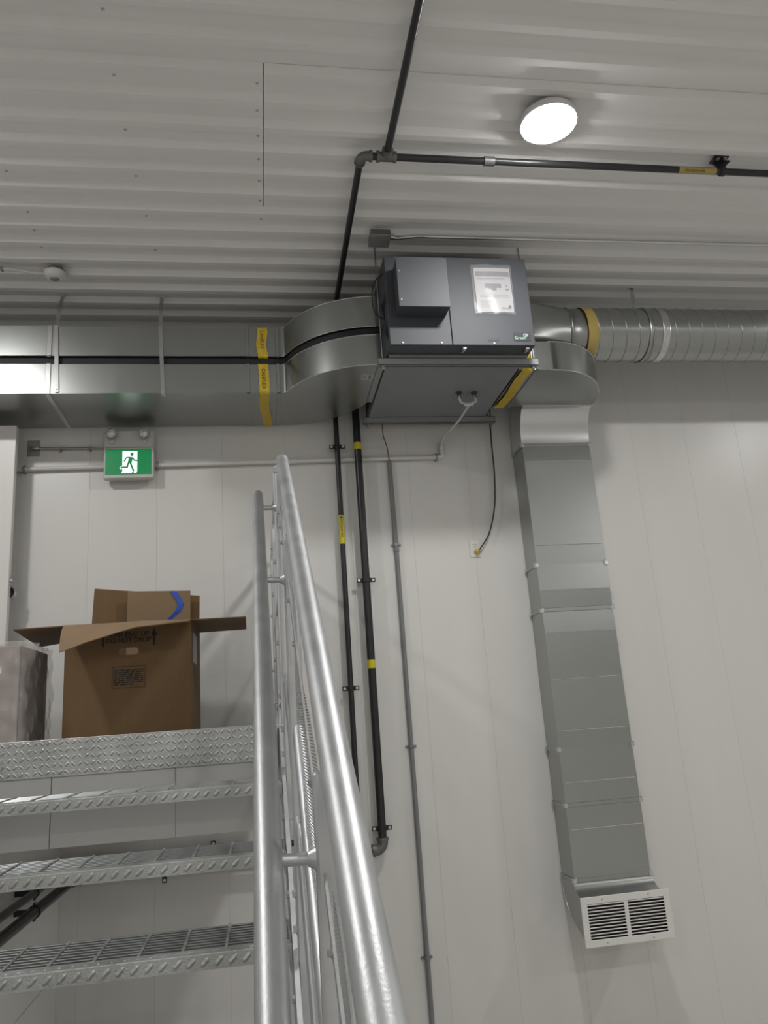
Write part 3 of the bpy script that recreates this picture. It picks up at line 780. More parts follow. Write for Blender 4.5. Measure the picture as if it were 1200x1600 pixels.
# plan elbow turning to the wall
frl = [(1.70, EF), (1.72, EF)]; bkl = [(1.70, EB), (VX0, EB)]
n = 14
for k in range(n+1):
    a = math.pi/2*k/n
    frl.append((1.72+(VX1-1.72)*math.sin(a), EB-(EB-EF)*math.cos(a))); bkl.append((VX0, EB+0.001*k))
frl.append((VX1, EB+0.10)); bkl.append((VX0, EB+0.10))
build('plan_elbow', strip_pair(MB(), frl, bkl, LZ0, LZ1), 'galv_duct', drop, flip=False)
build('seam_lip', MB().tube([Vector((x, y-0.0005, Zr(LZ0))) for x, y in frl], 0.003, 6), 'galv_bright', drop)
build('seam_lip', MB().tube([Vector((x, y-0.0005, Zr(LZ1))) for x, y in frl], 0.003, 6), 'galv_bright', drop)
# vertical elbow with curved throat
th_ = []; hl_ = []
n = 12; ry, rz = 0.115, 0.232
for k in range(n+1):
    a = math.pi/2*k/n
    th_.append((VF-ry*(1-math.sin(a)), LZ0-rz*(1-math.cos(a))))
    hl_.append((EB+0.08+(VB-EB-0.08)*math.sin(a), LZ1-(LZ1-1.62)*(1-math.cos(a))))
def side_loft(mb, A, B, x0, x1):
    n = len(A)
    for L in (A, B):
        mb.add([(x, y, Zr(z)) for (y, z) in L for x in (x0, x1)], [[2*i, 2*i+2, 2*i+3, 2*i+1] for i in range(n-1)], True)
    for x in (x0, x1):
        mb.add([(x, y, Zr(z)) for (y, z) in A]+[(x, y, Zr(z)) for (y, z) in B], [[i, i+1, n+i+1, n+i] for i in range(n-1)], False)
    return mb
build('drop_elbow', side_loft(MB(), th_, hl_, VX0-0.004, VX1+0.004), 'galv_bright', drop, flip=False)
build('seam_lip', MB().box((VX0-0.012, VF-ry-0.006, Zr(LZ0-0.006)), (VX1+0.012, VF-ry+0.004, Zr(LZ0+0.002)), 0.002), 'galv_bright', drop)
# straight sections with pressed cross breaks
secs = [(1.635, 0.842, [1.523, 0.966]), (0.842, 0.559, [0.679]), (0.559, -0.263, [0.420, 0.141, -0.160]), (-0.263, -0.575, [-0.451]), (-0.575, -0.978, [-0.708])]
for si, (za, zb, beads) in enumerate(secs):
    zs = [za]+beads+[zb]; mb = MB(); off = 0.0
    fl = []
    for i, z in enumerate(zs):
        fl.append((VF + (0 if i in (0, len(zs)-1) else (-0.0040 if i % 2 else -0.001)), z))
    bl = [(VB, z) for z in zs]
    so = build('duct_section', side_loft(MB(), fl, bl, VX0, VX1), 'galv_duct', drop, flip=False)
    for p in so.data.polygons: p.use_smooth = False
    for (y, z) in fl[1:-1]:
        build('bead', MB().tube([(VX0+0.012, y-0.0005, Zr(z)), (VX1-0.012, y-0.0005, Zr(z))], 0.0028, 8), 'galv_bright', so)
for z in (1.635, 0.842, 0.559, -0.263, -0.575, -0.978):
    front = z not in (0.842, -0.263)
    mb = MB()
    mb.box((VX0-0.007, VF, Zr(z-0.010)), (VX0+0.001, VB, Zr(z+0.010)), 0.002)
    if front: mb.box((VX0-0.004, VF-0.006, Zr(z-0.012)), (VX1+0.004, VF+0.001, Zr(z+0.012)), 0.002)
    build('cleat', mb, 'galv_duct', drop)
    for (xx, yy) in ((VX0, VF), (VX1, VF), (VX0, VB-0.01)):
        build('corner_clip', MB().box((xx-0.013, yy-0.010, Zr(z-0.016)), (xx+0.013, yy+0.012, Zr(z+0.014)), 0.003), 'galv_bright', drop)
# boot turning out to the room
GYF = 4.4512
th2 = []; hl2 = []
n = 10
for k in range(n+1):
    a = math.pi/2*k/n
    th2.append((VF-(VF-GYF)*(1-math.cos(a)), -0.985-0.075*math.sin(a)))
    hl2.append((VB-(VB-GYF)*(1-math.cos(a)), -0.985-0.275*math.sin(a)))
build('boot', side_loft(MB(), th2, hl2, VX0-0.008, VX1+0.008), 'galv_duct', drop, flip=False)
build('seam_lip', MB().tube([Vector((VX0-0.008, y, Zr(z))) for y, z in hl2], 0.003, 6), 'galv_bright', drop)

# grille
gx0, gx1, gz0, gz1, gy = 1.668, 2.187, -1.283, -1.034, 4.452
gr = thing('air_grille', (1.93, gy, Zr(gz0)), 'white louvred air grille at the lower end of the supply duct', 'grille')
fw = 0.036
mb = MB(); mb.box((gx0, gy-0.008, Zr(gz0)), (gx1, gy, Zr(gz0+fw)), 0.002); mb.box((gx0, gy-0.008, Zr(gz1-fw)), (gx1, gy, Zr(gz1)), 0.002)
mb.box((gx0, gy-0.008, Zr(gz0+fw-0.001)), (gx0+fw, gy, Zr(gz1-fw+0.001)), 0.002); mb.box((gx1-fw, gy-0.008, Zr(gz0+fw-0.001)), (gx1, gy, Zr(gz1-fw+0.001)), 0.002)
build('frame', mb, 'white_plastic', gr)
gm_ = (gx0+gx1)/2
build('mullion', MB().box((gm_-0.011, gy-0.007, Zr(gz0+fw-0.001)), (gm_+0.011, gy+0.004, Zr(gz1-fw+0.001)), 0.001), 'white_plastic', gr)
lv = {}
for side, (a, b) in enumerate(((gx0+fw, gm_-0.011), (gm_+0.011, gx1-fw))):
    nl = 11; z0l, z1l = gz0+fw, gz1-fw; base = None
    for i in range(nl):
        zc = z0l+(z1l-z0l)*(i+0.5)/nl
        if base is None:
            Mx = Matrix.Translation((0, gy+0.004, Zr(zc))) @ Matrix.Rotation(math.radians(-22), 4, 'X')
            base = build('louver', MB().box((a-0.001, -0.011, -0.0022), (b+0.001, 0.011, 0.0022), 0, Mx), 'white_plastic', gr); zc0 = zc
        else: inst('louver', base, gr, (0, 0, zc-zc0))
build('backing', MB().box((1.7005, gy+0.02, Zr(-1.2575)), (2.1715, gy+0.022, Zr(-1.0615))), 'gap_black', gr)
for xx in (gx0+0.125, gx1-0.125):
    for zz in (gz0+0.016, gz1-0.016):
        build('screw', MB().lathe((xx, gy-0.008, Zr(zz)), (0, -1, 0), [(0.005, 0), (0.004, 0.002), (0, 0.002)], 10), 'screw_steel', gr)

# ================================================================== PIPES
PY = 4.738
def elbow_path(a, b, c, r, n=8):
    a, b, c = Vector(a), Vector(b), Vector(c); u = (a-b).normalized(); v = (c-b).normalized()
    p0, p1 = b+u*r, b+v*r; ctr = b+(u+v)*r; out = []
    for k in range(n+1):
        t = math.pi/2*k/n
        out.append(ctr - v*r*math.cos(t)*1.0 - u*r*math.sin(t)*1.0)
    return out
def clamp(parent, c, r, along, wall_n, reach, mats='pipe_black', ear=0.034):
    """split clamp: band round the pipe plus two bolted ears and a foot to the surface"""
    c = Vector(c); t = Vector(along).normalized(); n = Vector(wall_n).normalized(); s = t.cross(n)
    mb = MB()
    R = [[c+t*h+(n*math.cos(2*math.pi*k/18)+s*math.sin(2*math.pi*k/18))*q for k in range(18)] for h, q in ((-0.014, r), (-0.014, r+0.005), (0.014, r+0.005), (0.014, r))]
    mb.rings(R, False, False)
    M = Matrix((s, n, t)).transposed().to_4x4(); M.translation = c
    for sg in (-1, 1):
        mb.box((sg*(r+0.002), -0.004, -0.013), (sg*(r+ear), 0.004, 0.013), 0.002, M)
    if reach > 0: mb.box((-0.012, -(reach), -0.010), (0.012, -r, 0.010), 0, M)
    co = build('clamp', mb, mats, parent)
    b2 = MB()
    for sg in (-1, 1): hexbolt(b2, c+s*sg*(r+0.6*ear)+n*0.004, n, min(0.006, 0.3*ear), 0.005)
    build('bolt', b2, 'screw_steel', co)
CZ = 2.50
# thin gas pipe: ceiling branch, runs to the wall and down
g1 = thing('gas_pipe', (0.515, 3.02, Zr(CZ)), 'thin black gas pipe running under the ceiling and down the white wall', 'pipe')
r1 = 0.0168; PYc = 3.02; PX1 = 0.513
build('pipe_run', MB().tube([(PX1+0.02, PYc, Zr(CZ)), (5.2, PYc, Zr(CZ))], r1, 16), 'pipe_black', g1)
build('pipe_run', MB().tube([(0.632, PYc, Zr(CZ)), (0.632, -1.5, Zr(CZ))], r1, 16), 'pipe_black', g1)
build('pipe_run', MB().tube([(PX1, PYc+0.02, Zr(CZ)), (PX1, PY-0.03, Zr(CZ))], r1, 16), 'pipe_black', g1)
build('pipe_run', MB().tube([(PX1, PY, Zr(CZ-0.03)), (PX1, PY, Zr(-0.62))], r1, 16), 'pipe_black', g1)
build('elbow', MB().tube([(PX1+0.045, PYc, Zr(CZ)), (PX1+0.043, PYc, Zr(CZ))]+elbow_path((PX1+1, PYc, Zr(CZ)), (PX1, PYc, Zr(CZ)), (PX1, PYc+1, Zr(CZ)), 0.032)+[(PX1, PYc+0.045, Zr(CZ))], 0.0225, 16), 'iron_grey', g1)
for a, b in (((PX1+0.040, PYc, Zr(CZ)), (PX1+0.052, PYc, Zr(CZ))), ((PX1, PYc+0.040, Zr(CZ)), (PX1, PYc+0.050, Zr(CZ)))):
    build('elbow_collar', MB().tube([a, b], 0.0265, 16), 'iron_grey', g1)
build('elbow', MB().tube(elbow_path((PX1, PY-1, Zr(CZ)), (PX1, PY, Zr(CZ)), (PX1, PY, Zr(CZ-1)), 0.032), 0.0225, 16), 'iron_grey', g1)
te = MB().tube([(0.632-0.042, PYc, Zr(CZ)), (0.632+0.042, PYc, Zr(CZ))], 0.0225, 16).tube([(0.632, PYc, Zr(CZ)), (0.632, PYc-0.046, Zr(CZ))], 0.0225, 16)
te.tube([(0.632-0.046, PYc, Zr(CZ)), (0.632-0.034, PYc, Zr(CZ))], 0.0265, 16).tube([(0.632+0.034, PYc, Zr(CZ)), (0.632+0.046, PYc, Zr(CZ))], 0.0265, 16).tube([(0.632, PYc-0.036, Zr(CZ)), (0.632, PYc-0.048, Zr(CZ))], 0.0265, 16)
build('tee', te, 'iron_grey', g1)
build('coupling', MB().tube([(1.10, PYc, Zr(CZ)), (1.15, PYc, Zr(CZ))], 0.022, 16), 'iron_grey', g1)
# label band facing down along the ceiling run
def wrap(parent, c, axis, r, length, facing, span, material, txt=None, tsize=0.012, name='pipe_label', arrow=False):
    c = Vector(c); t = Vector(axis).normalized(); n = Vector(facing).normalized(); s = t.cross(n)
    o = build(name, MB().grid(lambda u, v: c+t*length*(u-0.5)+(n*math.cos((v-0.5)*span)+s*math.sin((v-0.5)*span))*(r+0.0008), 6, 16), material, parent, flip=False)
    if txt:
        mb = MB(); text_into(mb, txt, c-t*length*0.36+n*(r+0.0022)-s*tsize*0.35, t, s, tsize)
        if arrow: mb.add([c-t*length*0.47+n*(r+0.0022), c-t*length*0.39+n*(r+0.0022)+s*tsize*0.5, c-t*length*0.39+n*(r+0.0022)-s*tsize*0.5], [(0, 1, 2)])
        build('lettering', mb, 'ink', o, flip=False)
    return o
wrap(g1, (atZ(1090, 268, CZ-0.01).x, PYc, Zr(CZ)), (1, 0, 0), r1, 0.20, (0, -0.75, -0.66), 2.0, 'tape_pale', 'NATURAL GAS', 0.016)
wrap(g1, (PX1, PY, Zr(1.145)), (0, 0, -1), r1, 0.185, (-0.1, -1, 0), 3.4, 'label_yellow', 'NATURAL GAS', 0.018, arrow=True)
# triangular ceiling bracket on the run
bx_ = atZ(1133, 262, CZ).x
mb = MB(); mb.rings([[Vector((bx_+h, PYc+q*math.cos(2*math.pi*k/16), Zr(CZ)+q*math.sin(2*math.pi*k/16))) for k in range(16)] for h, q in ((-0.011, r1), (-0.011, r1+0.006), (0.011, r1+0.006), (0.011, r1))], False, False)
mb.prism([(bx_-0.055, PYc-0.004, ZC-0.012), (bx_+0.055, PYc-0.004, ZC-0.012), (bx_+0.055, PYc-0.004, ZC-0.004), (bx_+0.014, PYc-0.004, Zr(CZ+0.016)), (bx_-0.014, PYc-0.004, Zr(CZ+0.016))], (0, 0.008, 0))
mb.box((bx_-0.058, PYc-0.05, ZC-0.022), (bx_+0.020, PYc+0.01, ZC-0.017), 0.001)
bo = build('ceiling_bracket', mb, 'pipe_black', g1)
build('bolt', hexbolt(MB(), (bx_-0.03, PYc-0.03, ZC-0.022), (0, 0, -1), 0.007, 0.006), 'screw_steel', bo)
build('bolt', hexbolt(MB(), (bx_+0.004, PYc-0.038, ZC-0.022), (0, 0, -1), 0.007, 0.006), 'screw_steel', bo)
for z in (1.696, 0.171): clamp(g1, (PX1, PY, Zr(z)), r1, (0, 0, 1), (0, -1, 0), D-PY)
# continues below, along the wall and under the landing
zt1 = -0.655
build('elbow', MB().tube(elbow_path((PX1, PY, Zr(zt1+1)), (PX1, PY, Zr(zt1)), (PX1-1, PY, Zr(zt1)), 0.034), 0.0225, 16), 'iron_grey', g1)
XP = -1.035
build('pipe_run', MB().tube([(PX1-0.03, PY, Zr(zt1)), (XP+0.03, PY, Zr(zt1))], r1, 16), 'pipe_black', g1)
build('elbow', MB().tube(elbow_path((XP+1, PY, Zr(zt1)), (XP, PY, Zr(zt1)), (XP, PY-1, Zr(zt1)), 0.034), 0.0225, 16), 'iron_grey', g1)
build('pipe_run', MB().tube([(XP, PY-0.03, Zr(zt1)), (XP, 3.2, Zr(zt1))], r1, 16), 'pipe_black', g1)
clamp(g1, (XP, 4.0, Zr(zt1)), r1, (0, 1, 0), (1, 0, 0), XP+1.12, ear=0.015)
clamp(g1, (-0.30, PY, Zr(zt1)), r1, (1, 0, 0), (0, -1, 0), D-PY)
# thick pipe
g2 = thing('gas_pipe', (0.648, PY, Zr(1.7)), 'thick black gas pipe on the white wall with two yellow bands', 'pipe')
r2 = 0.0242; PX2 = 0.645; zt2 = -0.735; PY2 = 4.730
build('pipe_run', MB().tube([(PX2, PY2, ZC-0.03), (PX2, PY2, Zr(zt2+0.03))], r2, 18), 'pipe_black', g2)
build('elbow', MB().tube([(PX2, PY2, Zr(zt2+0.055))]+elbow_path((PX2, PY2, Zr(zt2+1)), (PX2, PY2, Zr(zt2)), (PX2-1, PY2, Zr(zt2)), 0.045)+[(PX2-0.055, PY2, Zr(zt2))], 0.031, 18), 'iron_grey', g2)
build('elbow_collar', MB().tube([(PX2, PY2, Zr(zt2+0.050)), (PX2, PY2, Zr(zt2+0.066))], 0.036, 18), 'iron_grey', g2)
build('elbow_collar', MB().tube([(PX2-0.048, PY2, Zr(zt2)), (PX2-0.064, PY2, Zr(zt2))], 0.036, 18), 'iron_grey', g2)
build('pipe_run', MB().tube([(PX2-0.05, PY2, Zr(zt2)), (XP+0.04, PY2, Zr(zt2))], r2, 18), 'pipe_black', g2)
build('elbow', MB().tube(elbow_path((XP+1, PY2, Zr(zt2)), (XP, PY2, Zr(zt2)), (XP, PY2-1, Zr(zt2)), 0.045), 0.031, 18), 'iron_grey', g2)
build('pipe_run', MB().tube([(XP, PY2-0.04, Zr(zt2)), (XP, 3.2, Zr(zt2))], r2, 18), 'pipe_black', g2)
for z in (0.817, -0.620): clamp(g2, (PX2, PY2, Zr(z)), r2, (0, 0, 1), (0, -1, 0), D-PY2)
clamp(g2, (XP, 4.0, Zr(zt2)), r2, (0, 1, 0), (1, 0, 0), XP+1.12, ear=0.015); clamp(g2, (-0.56, PY2, Zr(zt2)), r2, (1, 0, 0), (0, -1, 0), D-PY2)
wrap(g2, (PX2, PY2, Zr(1.694)), (0, 0, 1), r2, 0.045, (-0.1, -1, 0), 3.6, 'label_yellow', name='yellow_band')
wrap(g2, (PX2, PY2, Zr(0.306)), (0, 0, 1), r2, 0.052, (-0.1, -1, 0), 3.6, 'label_yellow', name='yellow_band')
wrap(g2, (XP, 3.74, Zr(zt2)), (0, 1, 0), r2, 0.035, (1, -0.5, 0), 4.0, 'label_yellow', name='yellow_band')

# grey electrical conduit on the wall
gc = thing('grey_conduit', (0.86, 4.782, 0), 'thin grey plastic conduit standing up the white wall from the floor', 'conduit')
build('conduit', MB().tube([(0.862, 4.782, 0), (0.860, 4.782, Zr(1.06))], 0.0135, 14).tube([(0.860, 4.782, Zr(1.0)), (0.858, 4.782, Zr(1.10))], 0.0165, 14).tube([(0.858, 4.782, Zr(1.05)), (0.854, 4.782, Zr(1.600))], 0.0150, 14), 'conduit_grey', gc)
for z in (1.046, -0.188, -1.326):
    mb = MB(); mb.tube([(0.86, 4.782, Zr(z-0.007)), (0.86, 4.782, Zr(z+0.007))], 0.0185, 14)
    mb.box((0.86-0.033, 4.790, Zr(z-0.006)), (0.86+0.033, D+0.0005, Zr(z+0.006)), 0.001)
    build('clip', mb, 'clamp_grey' if z > 1 else 'conduit_grey', gc)
wp = smooth_path([(0.812, 4.70, Zr(1.835)), (0.820, 4.74, Zr(1.77)), (0.840, 4.752, Zr(1.70)), (0.848, 4.756, Zr(1.63)), (0.853, 4.778, Zr(1.592))])
tag(build('thin_cable', MB().tube(wp, 0.0035, 8), 'copper_wire'), 'thin dark wire dropping from the ventilation unit into the grey conduit', 'cable')

# condensate pipe
cd = thing('condensate_pipe', (0.0, 4.775, Zr(1.60)), 'off-white plastic condensate pipe running level along the wall behind the exit sign', 'pipe')
zc0, zc1 = 1.590, 1.630
def cpz(x): return 1.597 + (x+1.397)*(0.030/2.58)
cp = MB().tube([(-2.2575, 4.778, Zr(cpz(-2.2575))), (1.19, 4.778, Zr(cpz(1.19)))], 0.0145, 16)
build('pipe_run', cp, 'pvc_white', cd)
zb = cpz(1.2)
build('elbow', MB().tube([(1.150, 4.778, Zr(zb))]+elbow_path((0, 4.778, Zr(zb)), (1.212, 4.778, Zr(zb)), (1.212, 4.778, Zr(zb+1)), 0.020)+[(1.212, 4.778, Zr(zb+0.045))], 0.0175, 16), 'pvc_white', cd)
build('coupling', MB().tube([(0.15, 4.778, Zr(cpz(0.15))), (0.25, 4.778, Zr(cpz(0.25)))], 0.0175, 16), 'pvc_white', cd)
build('hose_adapter', MB().lathe((1.212, 4.778, Zr(zb+0.04)), (0, 0, 1), [(0.0185, 0), (0.0185, 0.03), (0.014, 0.034), (0.011, 0.06), (0, 0.06)], 14), 'pvc_white', cd)
for x in (-1.397, -0.615, 1.172):
    build('clip', MB().tube([(x-0.007, 4.778, Zr(cpz(x))), (x+0.007, 4.778, Zr(cpz(x)))], 0.021, 14).box((x-0.008, 4.775, Zr(cpz(x)-0.026)), (x+0.008, D+0.0005, Zr(cpz(x)+0.026)), 0.002), 'clamp_grey', cd)
a1 = atZ(717, 618, 1.838); a2 = atZ(741, 618, 1.838); yj = atZ(733, 632, 1.80)
dh = thing('drain_hose', (1.3, 4.4, Zr(1.75)), 'clear drain hose with a Y joint hanging below the ventilation unit', 'hose')
build('hose', MB().tube(smooth_path([yj, (1.27, 4.50, Zr(1.775)), (1.225, 4.70, Zr(1.752)), (1.212, 4.775, Zr(1.715)), (1.212, 4.778, Zr(zb+0.085))]), 0.0075, 10), 'cable_white', dh)
build('hose_branch', MB().tube(smooth_path([a1, a1+Vector((0.02, 0.04, -0.025)), yj+Vector((-0.02, -0.01, 0)), yj]), 0.007, 10), 'cable_white', dh)
build('hose_branch', MB().tube(smooth_path([a2, a2+Vector((0.02, 0.04, -0.02)), yj+Vector((0.03, -0.03, 0.006)), yj]), 0.007, 10), 'cable_white', dh)
build('y_joint', MB().tube([yj+Vector((-0.03, 0.0, 0)), yj+Vector((0.025, -0.01, 0.002))], 0.0115, 12), 'cable_white', dh)

# outlet and power cord
ox, oz = 1.378, 1.004
ou = thing('wall_outlet', (ox, D, Zr(oz)), 'white duplex wall outlet on the white wall beside the duct', 'outlet')
pl = build('cover_plate', MB().box((ox-0.036, D-0.007, Zr(oz-0.058)), (ox+0.036, D+0.0005, Zr(oz+0.058)), 0.003), 'white_plastic', ou)
for dz in (0.022, -0.022):
    rc = build('receptacle', MB().lathe((ox, D-0.007, Zr(oz+dz)), (0, -1, 0), [(0.0165, 0), (0.0165, 0.002), (0, 0.002)], 20), 'white_plastic', pl)
    s_ = MB()
    for sx in (-0.0065, 0.0065): s_.box((ox+sx-0.0012, D-0.0097, Zr(oz+dz-0.001)), (ox+sx+0.0012, D-0.009, Zr(oz+dz+0.008)))
    s_.lathe((ox, D-0.0091, Zr(oz+dz-0.008)), (0, -1, 0), [(0.0025, 0), (0.0025, 0.0006), (0, 0.0006)], 8)
    build('socket_slots', s_, 'socket_dark', pl)
pc = thing('power_cord', (ox, D-0.03, Zr(oz-0.02)), 'black power cord with a yellow plug hanging from the ventilation unit to the outlet', 'cord')
build('plug', MB().lathe((ox+0.006, D-0.009, Zr(oz-0.022)), (0.25, -1, 0.05), [(0.017, -0.0), (0.018, 0.012), (0.016, 0.026), (0.008, 0.030), (0.006, 0.040), (0, 0.040)], 16), 'plug_yellow', pc)
cpth = smooth_path([(1.455, 4.639, Zr(1.93)), (1.515, 4.705, Zr(1.915)), (1.548, 4.735, Zr(1.84)), (1.552, 4.755, Zr(1.70)), (1.552, 4.765, Zr(1.50)), (1.530, 4.765, Zr(1.28)), (1.475, 4.765, Zr(1.10)), (1.405, 4.757, Zr(1.00)), (1.392, 4.757, Zr(0.985))])
build('cable', MB().tube(cpth, 0.0048, 10), 'cable_black', pc)

# ================================================================== EXIT SIGN
s0 = atY(163, 673, 4.705); s1 = atY(239.5, 746, 4.705)
ex0, ex1 = s0.x, s1.x; ez1, ez0 = s0.z, s1.z
SYF = 4.705
es = thing('exit_sign', ((ex0+ex1)/2, D, ez0), 'white emergency exit sign with green running man panel and two lamp heads', 'exit sign')
split = atY(200, 698.5, SYF).z
build('housing', MB().box((ex0, SYF, ez0), (ex1, 4.7628, split-0.002), 0.004), 'sign_white', es)
build('battery_case', MB().box((ex0, SYF+0.002, split), (ex1, D+0.0005, ez1), 0.004), 'sign_white', es)
fx0, fz1 = ex0+0.010, split-0.012; fx1, fz0 = ex1-0.011, ez0+0.022
face = build('face_panel', MB().box((fx0, SYF-0.002, fz0), (fx1, SYF+0.001, fz1)), 'exit_green', es)
W_, H_ = fx1-fx0, fz1-fz0
def sp_(u, v, d=0.0): return Vector((fx0+W_*(u-262)/(968-262), SYF-0.0026-d, fz1-H_*(v-435)/(790-435)))
mb = MB(); mb.add([sp_(522, 468), sp_(750, 468), sp_(750, 745), sp_(738, 772), sp_(505, 772), sp_(522, 752)], [(0, 1, 2, 3, 4, 5)])
mb.add([sp_(480, 700), sp_(500, 672), sp_(530, 672), sp_(530, 705), sp_(490, 716)], [(0, 1, 2, 3, 4)])
build('pictogram', mb, 'exit_white', face, flip=False)
man = MB()
def caps(pts, w):
    for (a, b), (c, d) in zip(pts[:-1], pts[1:]):
        L = math.hypot(c-a, d-b); nx, ny = -(d-b)/L, (c-a)/L
        man.add([sp_(a+nx*w, b+ny*w, 0.0006), sp_(c+nx*w, d+ny*w, 0.0006), sp_(c-nx*w, d-ny*w, 0.0006), sp_(a-nx*w, b-ny*w, 0.0006)], [(0, 1, 2, 3)])
    for (a, b) in pts:
        man.add([sp_(a+w*math.cos(2*math.pi*k/14), b+w*math.sin(2*math.pi*k/14), 0.0006) for k in range(14)], [list(range(14))])
man.add([sp_(668+25*math.cos(2*math.pi*k/20), 513+25*math.sin(2*math.pi*k/20), 0.0006) for k in range(20)], [list(range(20))])
man.add([sp_(618, 556, 0.0006), sp_(684, 552, 0.0006), sp_(664, 632, 0.0006), sp_(604, 640, 0.0006)], [(0, 1, 2, 3)])
caps([(676, 562), (704, 598), (748, 600)], 9); caps([(640, 558), (584, 560), (551, 604)], 9)
caps([(645, 630), (660, 668), (693, 738)], 13); caps([(612, 636), (600, 689), (506, 692)], 11)
man.add([sp_(655, 775, 0.0006), sp_(690, 752, 0.0006), sp_(700, 772, 0.0006)], [(0, 1, 2)])
build('running_man', man, 'exit_green', face, flip=False)
for u in (352, 856):
    c = Vector((ex0+(ex1-ex0)*(u-230)/770, SYF, ez1-0.026))
    hd = build('lamp_head', MB().lathe(c+Vector((0, 0.003, 0)), (0, -1, -0.12), [(0.020, 0), (0.030, 0.018), (0.0325, 0.04), (0.0325, 0.048), (0.029, 0.048)], 24), 'clamp_grey', es)
    build('lens', MB().lathe(c+Vector((0, -0.042, -0.005)), (0, -1, -0.12), [(0.0295, 0), (0.02, 0.004), (0, 0.006)], 24), 'lens_glass', hd)
    build('swivel', MB().lathe(c+Vector((0, 0.001, -0.048)), (0, -1, 0), [(0.016, 0), (0.015, 0.008), (0, 0.010)], 16), 'sign_white', es)
# feed conduit and box
jx, jz = -1.355, 1.738
jb = thing('junction_box', (jx, D, Zr(jz)), 'small steel junction plate on the white wall left of the exit sign', 'electrical box')
build('plate', MB().box((jx-0.036, D-0.005, Zr(jz-0.052)), (jx+0.036, D+0.0005, Zr(jz+0.052)), 0.001), 'steel_box', jb)
build('connector', MB().tube([(jx-0.012, D-0.004, Zr(jz-0.006)), (jx-0.010, D-0.018, Zr(jz-0.006)), (jx+0.004, D-0.021, Zr(jz-0.006)), (jx+0.036, D-0.020, Zr(jz-0.007))], 0.010, 12), 'screw_steel', jb)
sc_ = thing('exit_sign_conduit', (-1.1, D-0.02, Zr(1.73)), 'thin steel conduit joining the junction plate to the exit sign', 'conduit')
build('conduit', MB().tube([(jx+0.03, D-0.020, Zr(jz-0.007)), (-1.15, D-0.018, Zr(1.728)), (ex0+0.004, D-0.020, Zr(1.728))], 0.0068, 10), 'steel_box', sc_)
for x in (-1.195, -1.022):
    build('clip', MB().box((x-0.007, D-0.028, Zr(1.710)), (x+0.007, D+0.0005, Zr(1.738)), 0.002), 'steel_box', sc_)

# ================================================================== CEILING ELECTRICS
cbx = thing('ceiling_junction_box', (0.697, 3.69, ZC), 'square steel junction box on the ceiling above the ventilation unit', 'electrical box')
c0 = (0.697, 3.69)
build('box', MB().box((c0[0]-0.055, c0[1]-0.055, ZC-0.060), (c0[0]+0.055, c0[1]+0.055, ZC-0.0232), 0.003), 'steel_box', cbx)
build('cover', MB().box((c0[0]-0.057, c0[1]-0.057, ZC-0.0635), (c0[0]+0.057, c0[1]+0.057, ZC-0.060), 0.001), 'strut_grey', cbx)
for sx in (-1, 1): build('screw', MB().lathe((c0[0]+sx*0.04, c0[1]+sx*0.04, ZC-0.0635), (0, 0, -1), [(0.005, 0), (0.004, 0.002), (0, 0.002)], 8), 'screw_steel', cbx)
cc = thing('ceiling_conduit', (2.0, 3.68, ZC-0.03), 'thin steel conduit along the ceiling leading from the junction box', 'conduit')
build('conduit', MB().tube(smooth_path([(c0[0]+0.05, 3.685, ZC-0.044), (0.80, 3.685, ZC-0.044), (0.86, 3.683, ZC-0.036), (0.92, 3.68, ZC-0.032), (0.98, 3.68, ZC-0.032)])+[(5.2, 3.66, ZC-0.032)], 0.0088, 10), 'galv_bright', cc)
build('connector', MB().tube([(c0[0]+0.054, 3.685, ZC-0.040), (c0[0]+0.085, 3.685, ZC-0.040)], 0.013, 10), 'screw_steel', cc)
sn = thing('ceiling_sensor', (-1.092, 4.11, ZC-0.05), 'white dome motion sensor on the ceiling above the ducts', 'sensor')
sc3 = (-1.085, 4.105)
build('back_box', MB().lathe((sc3[0], sc3[1], ZC), (0, 0, -1), [(0, 0.0232), (0.050, 0.0232), (0.050, 0.040), (0, 0.040)], 8, False), 'iron_grey', sn)
build('dome', MB().lathe((sc3[0]-0.005, sc3[1], ZC-0.040), (0, 0, -1), [(0, 0), (0.060, 0), (0.060, 0.012), (0.048, 0.030), (0.028, 0.038), (0.024, 0.038)], 28), 'white_plastic', sn)
build('lens', MB().lathe((sc3[0]-0.005, sc3[1], ZC-0.078), (0, 0, -1), [(0.024, 0), (0.016, 0.006), (0, 0.008)], 20), 'clamp_grey', sn)
snc = thing('sensor_conduit', (-1.6, 4.1, ZC-0.03), 'white conduit along the ceiling feeding the motion sensor', 'conduit')
build('conduit', MB().tube(smooth_path([(sc3[0]-0.045, sc3[1], ZC-0.044), (-1.20, 4.10, ZC-0.044), (-1.29, 4.09, ZC-0.034), (-1.38, 4.085, ZC-0.032), (-1.46, 4.085, ZC-0.032)])+[(-3.8, 4.08, ZC-0.032)], 0.0085, 10), 'cable_white', snc)
build('clip', MB().box((-1.372, 4.07, ZC-0.043), (-1.358, 4.10, ZC-0.020), 0.002), 'clamp_grey', snc)

